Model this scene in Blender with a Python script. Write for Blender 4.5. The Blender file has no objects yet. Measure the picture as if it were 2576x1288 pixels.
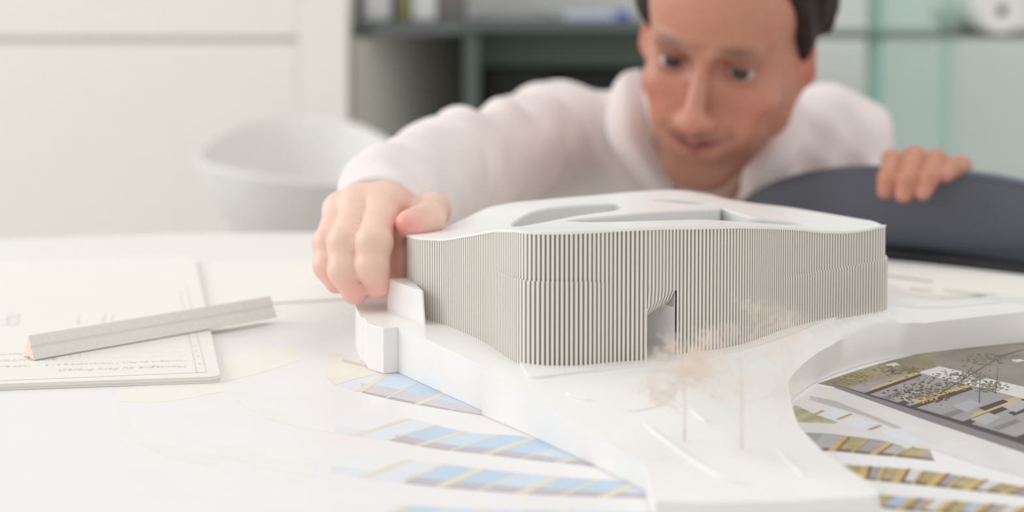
import bpy, bmesh, math, random
import numpy as np
from mathutils import Vector, Matrix
from mathutils.geometry import delaunay_2d_cdt

random.seed(7)
C = bpy.context.scene.collection
# ------------------------------------------------------------------ camera model
F = 3578.0; H = 0.225; TH = math.radians(2.5); YH = -5.0
CY = YH + F*math.tan(TH)
ct, st = math.cos(TH), math.sin(TH)
def ray(px, py):
    u = -(py-CY)/F; x = (px-1288)/F
    return np.array([x, ct + u*st, -st + u*ct])          # depth along the axis = 1
def W(px, py, D):
    return np.array([0, 0, H]) + ray(px, py)*D
def G(px, py, z=0.0):
    r = ray(px, py); t = (z-H)/r[2]
    return np.array([r[0]*t, r[1]*t, z])
def proj(p):
    x, y, z = p[0], p[1], p[2]-H
    d = y*ct - z*st; u = z*ct + y*st
    return 1288+F*x/d, CY-F*u/d
def z_at(x, y, py):                                       # height at plan point (x, y) that lands on image row py
    u = -(py-CY)/F
    return H + y*(u*ct-st)/(ct+u*st)

# ------------------------------------------------------------------ materials
def lin(c):
    return tuple(((v/255)/12.92 if v/255 <= .04045 else (((v/255)+.055)/1.055)**2.4) for v in c)
def mat(name, rgb, rough=.6, spec=.3, var=0.0, scale=30, metal=0.0, sss=0.0, coat=0.0, bump=0.0, bscale=200):
    m = bpy.data.materials.new(name); m.use_nodes = True
    nt = m.node_tree; b = nt.nodes['Principled BSDF']
    col = lin(rgb)
    b.inputs['Base Color'].default_value = (*col, 1)
    b.inputs['Roughness'].default_value = rough
    b.inputs['Specular IOR Level'].default_value = spec
    b.inputs['Metallic'].default_value = metal
    b.inputs['Coat Weight'].default_value = coat
    if sss:
        b.inputs['Subsurface Weight'].default_value = sss
        b.inputs['Subsurface Radius'].default_value = (1, .35, .2)
        b.inputs['Subsurface Scale'].default_value = .006
    tc = nt.nodes.new('ShaderNodeTexCoord')
    nz = nt.nodes.new('ShaderNodeTexNoise'); nz.inputs['Scale'].default_value = scale
    nt.links.new(tc.outputs['Object'], nz.inputs['Vector'])
    r = nt.nodes.new('ShaderNodeValToRGB')
    v = max(var, .01)
    r.color_ramp.elements[0].position = .3; r.color_ramp.elements[1].position = .7
    r.color_ramp.elements[0].color = (*[c*(1-v) for c in col], 1)
    r.color_ramp.elements[1].color = (*[min(1, c*(1+v)) for c in col], 1)
    nt.links.new(nz.outputs['Fac'], r.inputs['Fac']); nt.links.new(r.outputs['Color'], b.inputs['Base Color'])
    if bump:
        n2 = nt.nodes.new('ShaderNodeTexNoise'); n2.inputs['Scale'].default_value = bscale
        nt.links.new(tc.outputs['Object'], n2.inputs['Vector'])
        bp = nt.nodes.new('ShaderNodeBump'); bp.inputs['Strength'].default_value = bump; bp.inputs['Distance'].default_value = .002
        nt.links.new(n2.outputs['Fac'], bp.inputs['Height']); nt.links.new(bp.outputs['Normal'], b.inputs['Normal'])
    return m
def mat_attr(name, rough, spec, sss=0.0):
    m = bpy.data.materials.new(name); m.use_nodes = True
    nt = m.node_tree; b = nt.nodes['Principled BSDF']
    a = nt.nodes.new('ShaderNodeVertexColor'); a.layer_name = 'pigment_and_light'
    tc = nt.nodes.new('ShaderNodeTexCoord'); nz = nt.nodes.new('ShaderNodeTexNoise'); nz.inputs['Scale'].default_value = 90
    nt.links.new(tc.outputs['Object'], nz.inputs['Vector'])
    mx = nt.nodes.new('ShaderNodeMixRGB'); mx.blend_type = 'OVERLAY'; mx.inputs['Fac'].default_value = .12
    nt.links.new(a.outputs['Color'], mx.inputs[1]); nt.links.new(nz.outputs['Fac'], mx.inputs[2])
    nt.links.new(mx.outputs['Color'], b.inputs['Base Color'])
    b.inputs['Roughness'].default_value = rough; b.inputs['Specular IOR Level'].default_value = spec
    if sss:
        b.inputs['Subsurface Weight'].default_value = sss; b.inputs['Subsurface Radius'].default_value = (1, .35, .2)
        b.inputs['Subsurface Scale'].default_value = .006
    return m
def mat_glass(name, tint, gloss=.1, dens=1.0):
    m = bpy.data.materials.new(name); m.use_nodes = True
    nt = m.node_tree; nt.nodes.remove(nt.nodes['Principled BSDF'])
    out = nt.nodes['Material Output']
    t = nt.nodes.new('ShaderNodeBsdfTransparent'); t.inputs['Color'].default_value = (*tint, 1)
    g = nt.nodes.new('ShaderNodeBsdfGlossy'); g.inputs['Roughness'].default_value = .05
    d = nt.nodes.new('ShaderNodeBsdfDiffuse'); d.inputs['Color'].default_value = (*tint, 1)
    a = nt.nodes.new('ShaderNodeMixShader'); a.inputs[0].default_value = gloss
    c = nt.nodes.new('ShaderNodeMixShader'); c.inputs[0].default_value = 1-dens
    nt.links.new(t.outputs[0], c.inputs[1]); nt.links.new(d.outputs[0], c.inputs[2])
    nt.links.new(c.outputs[0], a.inputs[1]); nt.links.new(g.outputs[0], a.inputs[2])
    nt.links.new(a.outputs[0], out.inputs['Surface'])
    return m
M = {
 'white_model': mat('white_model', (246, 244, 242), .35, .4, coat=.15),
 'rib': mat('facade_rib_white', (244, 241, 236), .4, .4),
 'groove': mat('facade_groove_beige_shade', (164, 155, 138), .5, .3),  # beige backing, darkened to paint the shade between the fins
 'ribside': mat('facade_fin_side_shade', (214, 206, 191), .5, .3),  # tan paints the shade on the sides of the white fins
 'court': mat('frosted_plastic', (225, 225, 224), .4, .4),
 'wall': mat('wall_paint', (236, 240, 237), .8, .2, bump=.05),
 'floor': mat('floor_resin', (205, 202, 197), .5, .3, .05, 3),
 'table': mat('table_laminate', (237, 234, 230), .35, .4),
 'paper': mat('paper_white', (239, 236, 229), .7, .2),
 'poster': mat('poster_paper', (240, 238, 238), .35, .35),
 'ink': mat('faded_ink', (222, 218, 216), .7, .2),
 'ruler': mat('ruler_pale_grey', (228, 226, 220), .5, .3),
 'mark': mat('ruler_white_marks', (253, 253, 251), .5, .3),
 'orange': mat('ruler_edge', (243, 224, 206), .5, .3),
 'cream': mat('cabinet_cream', (243, 240, 233), .6, .25),
 'creamdark': mat('cabinet_gap', (214, 210, 203), .7, .2),
 'shell_white': mat('shell_white', (232, 230, 226), .4, .4),
 'shell_black': mat('shell_black', (86, 91, 104), .34, .8),
 'black': mat('black_plastic', (22, 23, 26), .5, .4),
 'shirt': mat('shirt_cotton', (238, 228, 226), .85, .15, .015, 12, bump=.05, bscale=700),
 'hair': mat('hair_brown', (48, 36, 30), .6, .3, .35, 60, bump=.6, bscale=120),
 'eyewhite': mat('eye_white', (196, 184, 180), .25, .5),
 'iris': mat('iris_dark', (52, 46, 42), .2, .5),
 'twig': mat('dried_twig', (236, 222, 208), .8, .2, .08, 300),
 'shelf': mat('shelf_grey', (104, 112, 112), .5, .3),
 'niche': mat('niche_green_grey', (92, 104, 96), .6, .3),
 'nichewall': mat('niche_beige', (206, 203, 194), .7, .2),
 'teal_edge': mat('glass_edge_teal', (140, 180, 170), .3, .5),
 'binder_white': mat('binder_white', (225, 226, 228), .5, .3),
 'binder_olive': mat('binder_olive', (150, 150, 100), .5, .3),
 'binder_grey': mat('binder_grey', (120, 115, 112), .5, .3),
 'book_grey': mat('magazine_grey', (165, 165, 170), .4, .4),
 'book_blue': mat('book_blue', (70, 105, 180), .5, .3),
 'mag_pale': mat('magazine_pale_blue', (196, 205, 225), .5, .3),
 'grille': mat('grille_green_grey', (66, 74, 68), .6, .3),
 'roll': mat('roll_white', (238, 238, 232), .7, .2),
 'hole': mat('roll_core', (120, 100, 70), .8, .2),
 'metal': mat('chrome', (190, 190, 190), .25, .5, metal=1),
}
M['skin'] = mat_attr('skin', .42, .5, .10)
M['glass'] = mat_glass('tinted_glass', (.86, .95, .92), .08, .9)

# ------------------------------------------------------------------ object helpers
def tag(o, label=None, cat=None, group=None, kind=None):
    if label: o['label'] = label
    if cat: o['category'] = cat
    if group: o['group'] = group
    if kind: o['kind'] = kind
    return o
def empty(name, loc, label, cat, group=None, kind=None):
    o = bpy.data.objects.new(name, None); C.objects.link(o); o.location = loc
    bpy.context.view_layer.update()
    return tag(o, label, cat, group, kind)
def root_of(o):
    m = Matrix.Identity(4)
    while o is not None:
        m = Matrix.LocRotScale(o.location, o.rotation_euler, o.scale) @ m if False else (o.matrix_basis @ m); o = o.parent
    return m
def mk(name, verts, faces, mats, parent=None, smooth=False, mi=None, sharp=None):
    """verts in world coordinates; origin moved to the centre of the mesh's base"""
    v = np.array(verts, dtype=float)
    me = bpy.data.meshes.new(name)
    o = bpy.data.objects.new(name, me); C.objects.link(o)
    lo, hi = v.min(0), v.max(0); org = np.array([(lo[0]+hi[0])/2, (lo[1]+hi[1])/2, lo[2]])
    me.from_pydata([tuple(p) for p in (v-org)], [], [tuple(int(i) for i in f) for f in faces])
    for m in (mats if isinstance(mats, list) else [mats]): me.materials.append(m)
    if mi is not None: me.polygons.foreach_set('material_index', np.array(mi, dtype=np.int32))
    if smooth: me.polygons.foreach_set('use_smooth', np.ones(len(me.polygons), dtype=bool))
    me.update()
    if parent is not None:
        o.parent = parent
        inv = root_of(parent).inverted()
        o.matrix_basis = inv @ Matrix.Translation(org)
    else: o.location = org
    return o
def recalc(o):
    bm = bmesh.new(); bm.from_mesh(o.data); bmesh.ops.recalc_face_normals(bm, faces=bm.faces); bm.to_mesh(o.data); bm.free()
def bevel(o, w, seg=2, angle=35):
    b = o.modifiers.new('bevel', 'BEVEL'); b.width = w; b.segments = seg; b.limit_method = 'ANGLE'; b.angle_limit = math.radians(angle)
    return o
class MB:
    def __init__(s): s.v = []; s.f = []; s.mi = []
    def add(s, v, f, mi=0):
        n = len(s.v); s.v += [tuple(map(float, p)) for p in v]; s.f += [tuple(i+n for i in q) for q in f]; s.mi += [mi]*len(f)
    def box(s, a, b, mi=0):
        x0, y0, z0 = a; x1, y1, z1 = b
        s.add([(x0,y0,z0),(x1,y0,z0),(x1,y1,z0),(x0,y1,z0),(x0,y0,z1),(x1,y0,z1),(x1,y1,z1),(x0,y1,z1)],
              [(0,3,2,1),(4,5,6,7),(0,1,5,4),(1,2,6,5),(2,3,7,6),(3,0,4,7)], mi)
    def prism(s, poly, z0, z1, mi=0):
        n = len(poly)
        zt = z1 if callable(z1) else (lambda x, y: z1)
        v = [(p[0], p[1], z0) for p in poly] + [(p[0], p[1], zt(p[0], p[1])) for p in poly]
        s.add(v, [tuple(range(n-1, -1, -1)), tuple(range(n, 2*n))] + [(i, (i+1) % n, n+(i+1) % n, n+i) for i in range(n)], mi)
    def tube(s, pts, rad, seg=8, mi=0, cap=True):
        pts = [np.array(p, float) for p in pts]; n = len(pts)
        rad = rad if hasattr(rad, '__len__') else [rad]*n
        rings = []; prev = None
        for i in range(n):
            d = pts[min(i+1, n-1)] - pts[max(i-1, 0)]; d /= (np.linalg.norm(d)+1e-12)
            if prev is None:
                a = np.array([0, 0, 1.]) if abs(d[2]) < .9 else np.array([1., 0, 0])
                u = np.cross(d, a)
            else: u = prev - d*np.dot(prev, d)
            u /= np.linalg.norm(u); prev = u; w = np.cross(d, u)
            rings.append([pts[i] + rad[i]*(math.cos(2*math.pi*k/seg)*u + math.sin(2*math.pi*k/seg)*w) for k in range(seg)])
        v = [p for r in rings for p in r]
        f = [(i*seg+k, i*seg+(k+1) % seg, (i+1)*seg+(k+1) % seg, (i+1)*seg+k) for i in range(n-1) for k in range(seg)]
        if cap: f += [tuple(range(seg-1, -1, -1)), tuple((n-1)*seg+k for k in range(seg))]
        s.add(v, f, mi)
    def build(s, name, mats, parent=None, smooth=False):
        o = mk(name, s.v, s.f, mats, parent, smooth, s.mi if isinstance(mats, list) else None)
        recalc(o); return o
def catmull(pts, n, closed=False):
    P = np.array(pts, float); m = len(P); out = []
    rng = range(m if closed else m-1)
    for i in rng:
        if closed: p0, p1, p2, p3 = P[(i-1) % m], P[i], P[(i+1) % m], P[(i+2) % m]
        else: p0, p1, p2, p3 = P[max(i-1, 0)], P[i], P[i+1], P[min(i+2, m-1)]
        for k in range(n):
            t = k/n
            out.append(.5*((2*p1)+(-p0+p2)*t+(2*p0-5*p1+4*p2-p3)*t*t+(-p0+3*p1-3*p2+p3)*t**3))
    if not closed: out.append(P[-1])
    return np.array(out)
def resample(P, n, closed=False):
    P = np.array(P, float)
    if closed: P = np.vstack([P, P[:1]])
    s = np.r_[0, np.cumsum(np.linalg.norm(np.diff(P, axis=0), axis=1))]
    t = np.linspace(0, s[-1], n+1 if closed else n)
    if closed: t = t[:-1]
    return np.stack([np.interp(t, s, P[:, k]) for k in range(P.shape[1])], 1), s[-1]
def tps(ctrl, reg=1e-7):
    ctrl = np.array(ctrl, float); X = ctrl[:, :2]; n = len(X)
    def U(r): return np.where(r > 1e-9, r*r*np.log(np.maximum(r, 1e-9)), 0)
    K = U(np.linalg.norm(X[:, None]-X[None], axis=2)) + reg*np.eye(n)
    P = np.c_[np.ones(n), X]; A = np.zeros((n+3, n+3)); A[:n, :n] = K; A[:n, n:] = P; A[n:, :n] = P.T
    w = np.linalg.solve(A, np.r_[ctrl[:, 2], 0, 0, 0])
    def f(x, y):
        r = np.hypot(X[:, 0]-x, X[:, 1]-y)
        return float(U(r)@w[:n] + w[n] + w[n+1]*x + w[n+2]*y)
    return f
def inside(x, y, poly):
    c = False; n = len(poly); j = n-1
    for i in range(n):
        xi, yi = poly[i][0], poly[i][1]; xj, yj = poly[j][0], poly[j][1]
        if (yi > y) != (yj > y) and x < (xj-xi)*(y-yi)/(yj-yi+1e-15)+xi: c = not c
        j = i
    return c
def slab(name, outline, zt, zb, m, parent=None, holes=(), grid=.01, smooth_top=True, extra=()):
    """solid sheet over a plan outline, top and bottom given as height functions"""
    pts = [Vector((p[0], p[1])) for p in outline]; edges = [(i, (i+1) % len(pts)) for i in range(len(pts))]
    for h in holes:
        n = len(pts); pts += [Vector((p[0], p[1])) for p in h]; edges += [(n+i, n+(i+1) % len(h)) for i in range(len(h))]
    xs = [p[0] for p in outline]; ys = [p[1] for p in outline]
    x = min(xs)
    while x < max(xs):
        y = min(ys)
        while y < max(ys):
            if inside(x, y, outline) and not any(inside(x, y, h) for h in holes): pts.append(Vector((x, y)))
            y += grid
        x += grid
    for e_ in extra:
        if inside(e_[0], e_[1], outline): pts.append(Vector((e_[0], e_[1])))
    vs, es, fs, _, _, _ = delaunay_2d_cdt(pts, edges, [], 1, 1e-6)
    F2 = []
    for f in fs:
        cx = sum(vs[i].x for i in f)/3; cy = sum(vs[i].y for i in f)/3
        if any(inside(cx, cy, h) for h in holes) or not inside(cx, cy, outline): continue
        F2.append(tuple(f))
    n = len(vs)
    V = [(v.x, v.y, zt(v.x, v.y)) for v in vs] + [(v.x, v.y, zb(v.x, v.y)) for v in vs]
    cnt = {}
    for f in F2:
        for a, b in zip(f, f[1:]+f[:1]): cnt[(a, b)] = 1
    faces = [f for f in F2] + [tuple(i+n for i in reversed(f)) for f in F2]
    nt = len(faces)
    faces += [(b, a, a+n, b+n) for (a, b) in cnt if (b, a) not in cnt]
    o = mk(name, V, faces, m, parent); recalc(o)
    if smooth_top: o.data.polygons.foreach_set('use_smooth', np.array([i < nt for i in range(len(faces))])); 
    sm = o.data
    try: sm.set_sharp_from_angle(angle=math.radians(40))
    except Exception: pass
    return o

# ------------------------------------------------------------------ iso-surface of a signed distance function (surface nets)
def isosurf(fn, lo, hi, h, B=8):
    lo = np.array(lo, float); nb = np.ceil((np.array(hi)-lo)/(B*h)).astype(int)
    I = np.stack(np.meshgrid(*[np.arange(k) for k in nb], indexing='ij'), -1).reshape(-1, 3)
    d = fn(lo + (I+.5)*B*h); I = I[np.abs(d) < B*h*1.15]
    dim = nb*B+2; mul = np.array([dim[1]*dim[2], dim[2], 1])
    loc = np.stack(np.meshgrid(*[np.arange(B+1)]*3, indexing='ij'), -1).reshape(-1, 3)
    VP, VI, Q = [], [], []
    ed = [((0,0,0),(1,0,0)),((0,1,0),(1,1,0)),((0,0,1),(1,0,1)),((0,1,1),(1,1,1)),((0,0,0),(0,1,0)),((1,0,0),(1,1,0)),((0,0,1),(0,1,1)),((1,0,1),(1,1,1)),((0,0,0),(0,0,1)),((1,0,0),(1,0,1)),((0,1,0),(0,1,1)),((1,1,0),(1,1,1))]
    for s in range(0, len(I), 150):
        b = I[s:s+150]
        V = fn((lo + (b[:, None]*B + loc[None])*h).reshape(-1, 3)).reshape(len(b), B+1, B+1, B+1)
        S = V < 0
        c = np.zeros((len(b), B, B, B), int)
        for i in (0, 1):
            for j in (0, 1):
                for k in (0, 1): c += S[:, i:B+i, j:B+j, k:B+k]
        act = np.argwhere((c > 0) & (c < 8))
        if len(act):
            n, i, j, k = act.T; acc = np.zeros((len(act), 3)); m = np.zeros(len(act))
            for a, e in ed:
                va = V[n, i+a[0], j+a[1], k+a[2]]; ve = V[n, i+e[0], j+e[1], k+e[2]]
                x = (va < 0) != (ve < 0); t = np.where(x, va/(va-ve+1e-20), 0)
                acc += np.where(x[:, None], np.array(a)+t[:, None]*(np.array(e)-np.array(a)), 0); m += x
            cell = b[n]*B + act[:, 1:]
            VP.append(lo + (cell + acc/m[:, None])*h); VI.append((cell*mul).sum(1))
        for ax in range(3):
            e = [0, 0, 0]; e[ax] = 1
            A = S[:, :B, :B, :B]; E2 = S[:, e[0]:B+e[0], e[1]:B+e[1], e[2]:B+e[2]]
            q = np.argwhere(A != E2)
            if not len(q): continue
            fl = A[tuple(q.T)]; g = b[q[:, 0]]*B + q[:, 1:]
            u = np.zeros(3, int); u[(ax+1) % 3] = 1; w = np.zeros(3, int); w[(ax+2) % 3] = 1
            ids = np.stack([(x*mul).sum(1) for x in (g-u-w, g-w, g, g-u)], 1)
            ids[~fl] = ids[~fl][:, ::-1]
            Q.append(ids)
    VP = np.vstack(VP); VI = np.concatenate(VI); Q = np.vstack(Q)
    o = np.argsort(VI); VI = VI[o]; VP = VP[o]
    pos = np.clip(np.searchsorted(VI, Q), 0, len(VI)-1); ok = (VI[pos] == Q).all(1); Q = pos[ok]
    for _ in range(2):                                     # settle onto the surface
        e = h*.5; d = fn(VP); g = np.stack([fn(VP+np.eye(3)[k]*e)-fn(VP-np.eye(3)[k]*e) for k in range(3)], 1)/(2*e)
        gn = (g**2).sum(1)+1e-9
        step = -d[:, None]*g/gn[:, None]; L = np.linalg.norm(step, axis=1, keepdims=True); step *= np.minimum(1, .6*h/(L+1e-12))
        VP = VP + step*.8
    return VP, Q
def cone(P, a, b, ra, rb):
    a = np.array(a); ab = np.array(b)-a; t = np.clip(((P-a)@ab)/(ab@ab+1e-12), 0, 1)
    return np.linalg.norm(P-a-t[:, None]*ab, axis=1)-(ra+(rb-ra)*t)
def ell(P, c, r, R=None):
    q = P-np.array(c)
    if R is not None: q = q@R
    r = np.array(r); k0 = np.linalg.norm(q/r, axis=1); k1 = np.linalg.norm(q/(r*r), axis=1)
    return k0*(k0-1)/(k1+1e-9)
def smin(a, b, k):
    h = np.maximum(k-np.abs(a-b), 0)/k
    return np.minimum(a, b)-h*h*k*.25
def smax(a, b, k): return -smin(-a, -b, k)
def chain(P, pts, rad, k=.004):
    d = None
    for i in range(len(pts)-1):
        x = cone(P, pts[i], pts[i+1], rad[i], rad[i+1]); d = x if d is None else smin(d, x, k)
    return d

# ================================================================== SETTING
b = MB(); b.box((-4, -2.0, -.76), (4, 4.2, -.74)); tag(b.build('floor', M['floor']), 'pale resin floor below the round white table', 'floor', kind='structure')
YW = 3.55
b = MB(); b.box((-4, YW, -.74), (4, YW+.12, 2.0)); tag(b.build('wall_back', M['wall']), 'pale grey-white back wall behind the shelves', 'wall', kind='structure')

# ---- table: oval top on a pedestal
tb = empty('table', (-.2, .6, -.74), 'large white oval table carrying the building model and the plans', 'table')
n = 160
poly = [(-.2+.9*math.cos(2*math.pi*i/n), .6+.76*math.sin(2*math.pi*i/n)) for i in range(n)]
b = MB(); b.prism(poly, -.025, 0.0); bevel(b.build('tabletop', M['table'], tb), .004)
b = MB(); b.tube([(-.2, .6, -.70), (-.2, .6, -.025)], .05, 24); b.build('column', M['table'], tb, True)
b = MB(); b.prism([(-.2+.3*math.cos(2*math.pi*i/48), .6+.3*math.sin(2*math.pi*i/48)) for i in range(48)], -.74, -.71)
b.prism([(-.2+.08*math.cos(2*math.pi*i/48), .6+.08*math.sin(2*math.pi*i/48)) for i in range(48)], -.71, -.69); bevel(b.build('base', M['table'], tb), .004)

# ---- white storage cabinet, left background
YC = 2.9
def X(px, D): return (px-1288)/F*D
def Z(py, D): return W(1288, py, D)[2]
cb = empty('storage_cabinet', (X(0, YC), YC+.3, -.74), 'cream white cabinet front filling the left background, thin dark gap across it', 'cabinet')
xr = X(872, YC); xl = X(-700, YC)
b = MB(); b.box((xl, YC+.02, -.74), (xr, YW-.002, 1.6)); b.build('body', M['cream'], cb)
zg = Z(101, YC)
b = MB(); b.box((xl+.004, YC, -.70), (X(748, YC), YC+.02, zg-.008)); bevel(b.build('drawer_front', M['cream'], cb), .003)
b = MB(); b.box((xl+.004, YC, zg+.007), (X(748, YC), YC+.02, 1.58)); bevel(b.build('door', M['cream'], cb), .003)
b = MB(); b.box((X(748, YC)+.0006, YC, -.70), (xr, YC+.02, 1.58)); bevel(b.build('side_panel', M['cream'], cb), .001)
b = MB(); b.box((xl+.004, YC+.012, zg-.008), (X(748, YC), YC+.0199, zg+.007)); b.build('handle_recess', M['creamdark'], cb)

# ---- open shelving behind the man (left bay)
D1 = 3.0
sh = empty('shelving_unit', (X(1240, D1), D1+.2, -.74), 'grey and green shelving bay behind the man\'s outstretched arm', 'shelving')
x0 = xr+.002; x1 = X(1700, D1)
b = MB()                                                   # slanted side board that runs back to the corner
b.add([(x0,D1-.04,-.74),(x0,D1-.04,Z(70,D1)-.02),(X(1166,D1+.42),D1+.42,Z(70,D1)-.02),(X(1166,D1+.42),D1+.42,-.74),
       (x0+.01,D1-.05,-.74),(x0+.01,D1-.05,Z(70,D1)-.02),(X(1166,D1+.42)+.012,D1+.41,Z(70,D1)-.02),(X(1166,D1+.42)+.012,D1+.41,-.74)],
      [(0,1,2,3),(4,7,6,5),(0,4,5,1),(3,2,6,7),(1,5,6,2),(0,3,7,4)])
b.build('side_board', M['nichewall'], sh)
b = MB(); b.box((X(1160, D1+.44), D1+.44, -.74), (x1, D1+.46, Z(70, D1)-.02)); b.build('back_panel', M['niche'], sh)
b = MB(); b.box((x0-.001, D1-.02, Z(76, D1)), (x1, D1+.47, Z(52, D1))); bevel(b.build('shelf_board', M['shelf'], sh), .002)
b = MB(); b.box((X(1168, D1), D1+.0, -.74), (X(1204, D1), D1+.43, Z(77, D1))); b.build('upright', M['niche'], sh)
b = MB(); b.box((X(1204, D1)+.001, D1+.12, Z(330, D1+.1)), (x1, D1+.43, Z(315, D1+.1))); b.build('shelf_board', M['shelf'], sh)
b = MB(); b.box((X(1208, D1+.12), D1+.14, Z(166, D1+.14)), (x1, D1+.16, Z(77, D1)-.001)); b.build('green_front_panel', M['niche'], sh)
zs = Z(52, D1)
def standing(name, pa, pb, ht, m, label, cat, group=None, y=D1+.06, dep=.2, lean=0):
    b = MB(); b.box((X(pa, y), y, zs), (X(pb, y)-.001, y+dep, zs+ht)); o = b.build(name, m); bevel(o, .003)
    return tag(o, label, cat, group)
y = D1+.03
def binder(pa, pb, m, label):
    t = empty('binder', ((X(pa, y)+X(pb, y))/2, y, zs+.0), label, 'binder', 'binders on the shelf by the cabinet')
    q = MB(); xa, xb = X(pa, y), X(pb, y)-.002
    q.box((xa, y, zs+.001), (xb, y+.22, zs+.30)); q2 = q.build('cover', m, t); bevel(q2, .003)
    q = MB(); q.box((xa+.003, y-.001, zs+.12), (xb-.003, y, zs+.22)); q.build('spine_label', M['paper'], t)
binder(918, 985, M['binder_white'], 'white binder nearest the cream cabinet on the grey shelf')
binder(988, 1004, M['binder_grey'], 'slim grey binder between the white binders')
binder(1006, 1034, M['binder_olive'], 'olive green binder on the shelf')
binder(1037, 1100, M['binder_white'], 'white binder to the right of the olive one')
binder(1103, 1168, M['binder_grey'], 'wide grey binder at the end of the row')
# sagging magazine
V = []; f_ = []
cur = [(1174, 48), (1196, 44), (1230, 22), (1290, 14), (1350, 26), (1390, 44), (1400, 50)]
P2 = catmull([(X(a, D1+.04), Z(c, D1+.04), 0) for a, c in cur], 8)
mb = MB(); zmin = zs+.003
vt = [(p[0], D1+.0, max(p[1]+.010, zmin+.006)) for p in P2]; vb = [(p[0], D1+.0, max(p[1]-.004, zmin)) for p in P2]
k = len(P2); V = vt+vb+[(p[0], D1+.26, p[2]) for p in vt]+[(p[0], D1+.26, p[2]) for p in vb]
Fc = []
for i in range(k-1): Fc += [(i, i+1, k+i+1, k+i), (2*k+i, 3*k+i, 3*k+i+1, 2*k+i+1), (i, 2*k+i, 2*k+i+1, i+1), (k+i, k+i+1, 3*k+i+1, 3*k+i)]
Fc += [(0, k, 3*k, 2*k), (k-1, 3*k-1, 4*k-1, 2*k-1)]
mb.add(V, Fc); tag(mb.build('magazine', M['book_grey'], None, True), 'grey magazine bowing upwards on the shelf', 'magazine')
t = empty('magazine_stack', (X(1490, D1), D1+.1, zs), 'low pale blue stack of magazines with a blue end, beside the man\'s head', 'magazines')
b = MB(); b.box((X(1418, D1), D1, zs+.001), (X(1552, D1), D1+.25, Z(32, D1))); bevel(b.build('pages', M['mag_pale'], t), .004)
b = MB(); b.box((X(1552, D1)+.0005, D1-.002, zs+.001), (X(1584, D1), D1+.252, Z(30, D1))); bevel(b.build('spine', M['book_blue'], t), .003)
# black device in the niche
zd = Z(322, D1+.14); yd = D1+.18
dv = empty('speaker', (X(1300, yd), yd+.1, Z(315, D1+.1)), 'black box with grey-green ribbed grille in the niche behind the arm', 'speaker')
b = MB(); b.box((X(1212, yd), yd, Z(315, D1+.1)), (X(1405, yd), yd+.22, Z(168, yd))); bevel(b.build('housing', M['black'], dv), .006)
b = MB()
for i in range(26):
    xx = X(1250, yd)+i*.0042; b.box((xx, yd-.004, Z(300, yd)), (xx+.0026, yd, Z(174, yd)))
b.build('grille', M['grille'], dv)
b = MB(); b.box((X(1409, yd), yd, Z(315, D1+.1)), (x1-.002, yd+.22, Z(172, yd))); bevel(b.build('device_box', M['black']), .006)
tag(C.objects[-1], 'plain black box in the niche next to the grilled speaker, close to the man\'s cheek', 'box')

# ---- glass shelving, right background
gs = empty('glass_shelving', (X(2300, D1), D1+.2, -.74), 'teal glass shelving at the right behind the man', 'shelving')
b = MB(); b.box((X(2040, D1), D1-.02, Z(96, D1)), (X(2900, D1), D1+.30, Z(82, D1))); b.build('shelf_board', M['shelf'], gs)
for pa, pb, nm in ((2218, 2395, 'glass_panel'),):
    b = MB(); b.box((X(pa, D1), D1+.02, -.72), (X(pb, D1), D1+.028, .6)); b.build(nm, M['glass'], gs)
for pa, pb in ((2188, 2217), (2385, 2412)):
    b = MB(); b.box((X(pa, D1), D1-.01, -.74), (X(pb, D1), D1+.03, .62)); b.build('glass_edge', M['teal_edge'] if pa < 2300 else M['glass'], gs)
b = MB(); b.box((X(2412, D1)+.001, D1+.02, -.72), (X(2800, D1), D1+.028, Z(97, D1))); b.build('glass_panel', mat_glass('clear_glass', (.93, .97, .95), .06, .95), gs)
# paper roll
yr = D1-.08; rr = 57/F*yr; cx, cz = X(2521, yr), Z(84, D1)+.001
pr = empty('paper_roll', (cx, yr+.2, Z(82, D1)), 'white paper roll lying end-on on the right shelf', 'roll')
cz = Z(82, D1)+rr+.0005
b = MB(); sg = 48
V = []; Fc = []
for yy in (yr, yr+.36):
    for r in (rr, .011): V += [(cx+r*math.cos(2*math.pi*i/sg), yy, cz+r*math.sin(2*math.pi*i/sg)) for i in range(sg)]
for i in range(sg):
    j = (i+1) % sg; Fc += [(i, j, sg+j, sg+i), (i, 2*sg+i, 2*sg+j, j), (2*sg+i, 3*sg+i, 3*sg+j, 2*sg+j), (sg+i, sg+j, 3*sg+j, 3*sg+i)]
b.add(V, Fc); bevel(b.build('paper', M['roll'], pr), .002)
b = MB()
V = []; Fc = []
for yy in (yr+.002, yr+.358):
    for r in (.0109, .0085): V += [(cx+r*math.cos(2*math.pi*i/sg), yy, cz+r*math.sin(2*math.pi*i/sg)) for i in range(sg)]
for i in range(sg):
    j = (i+1) % sg; Fc += [(i, j, sg+j, sg+i), (i, 2*sg+i, 2*sg+j, j), (2*sg+i, 3*sg+i, 3*sg+j, 2*sg+j), (sg+i, sg+j, 3*sg+j, 3*sg+i)]
b.add(V, Fc); b.build('core', M['hole'], pr)

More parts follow.
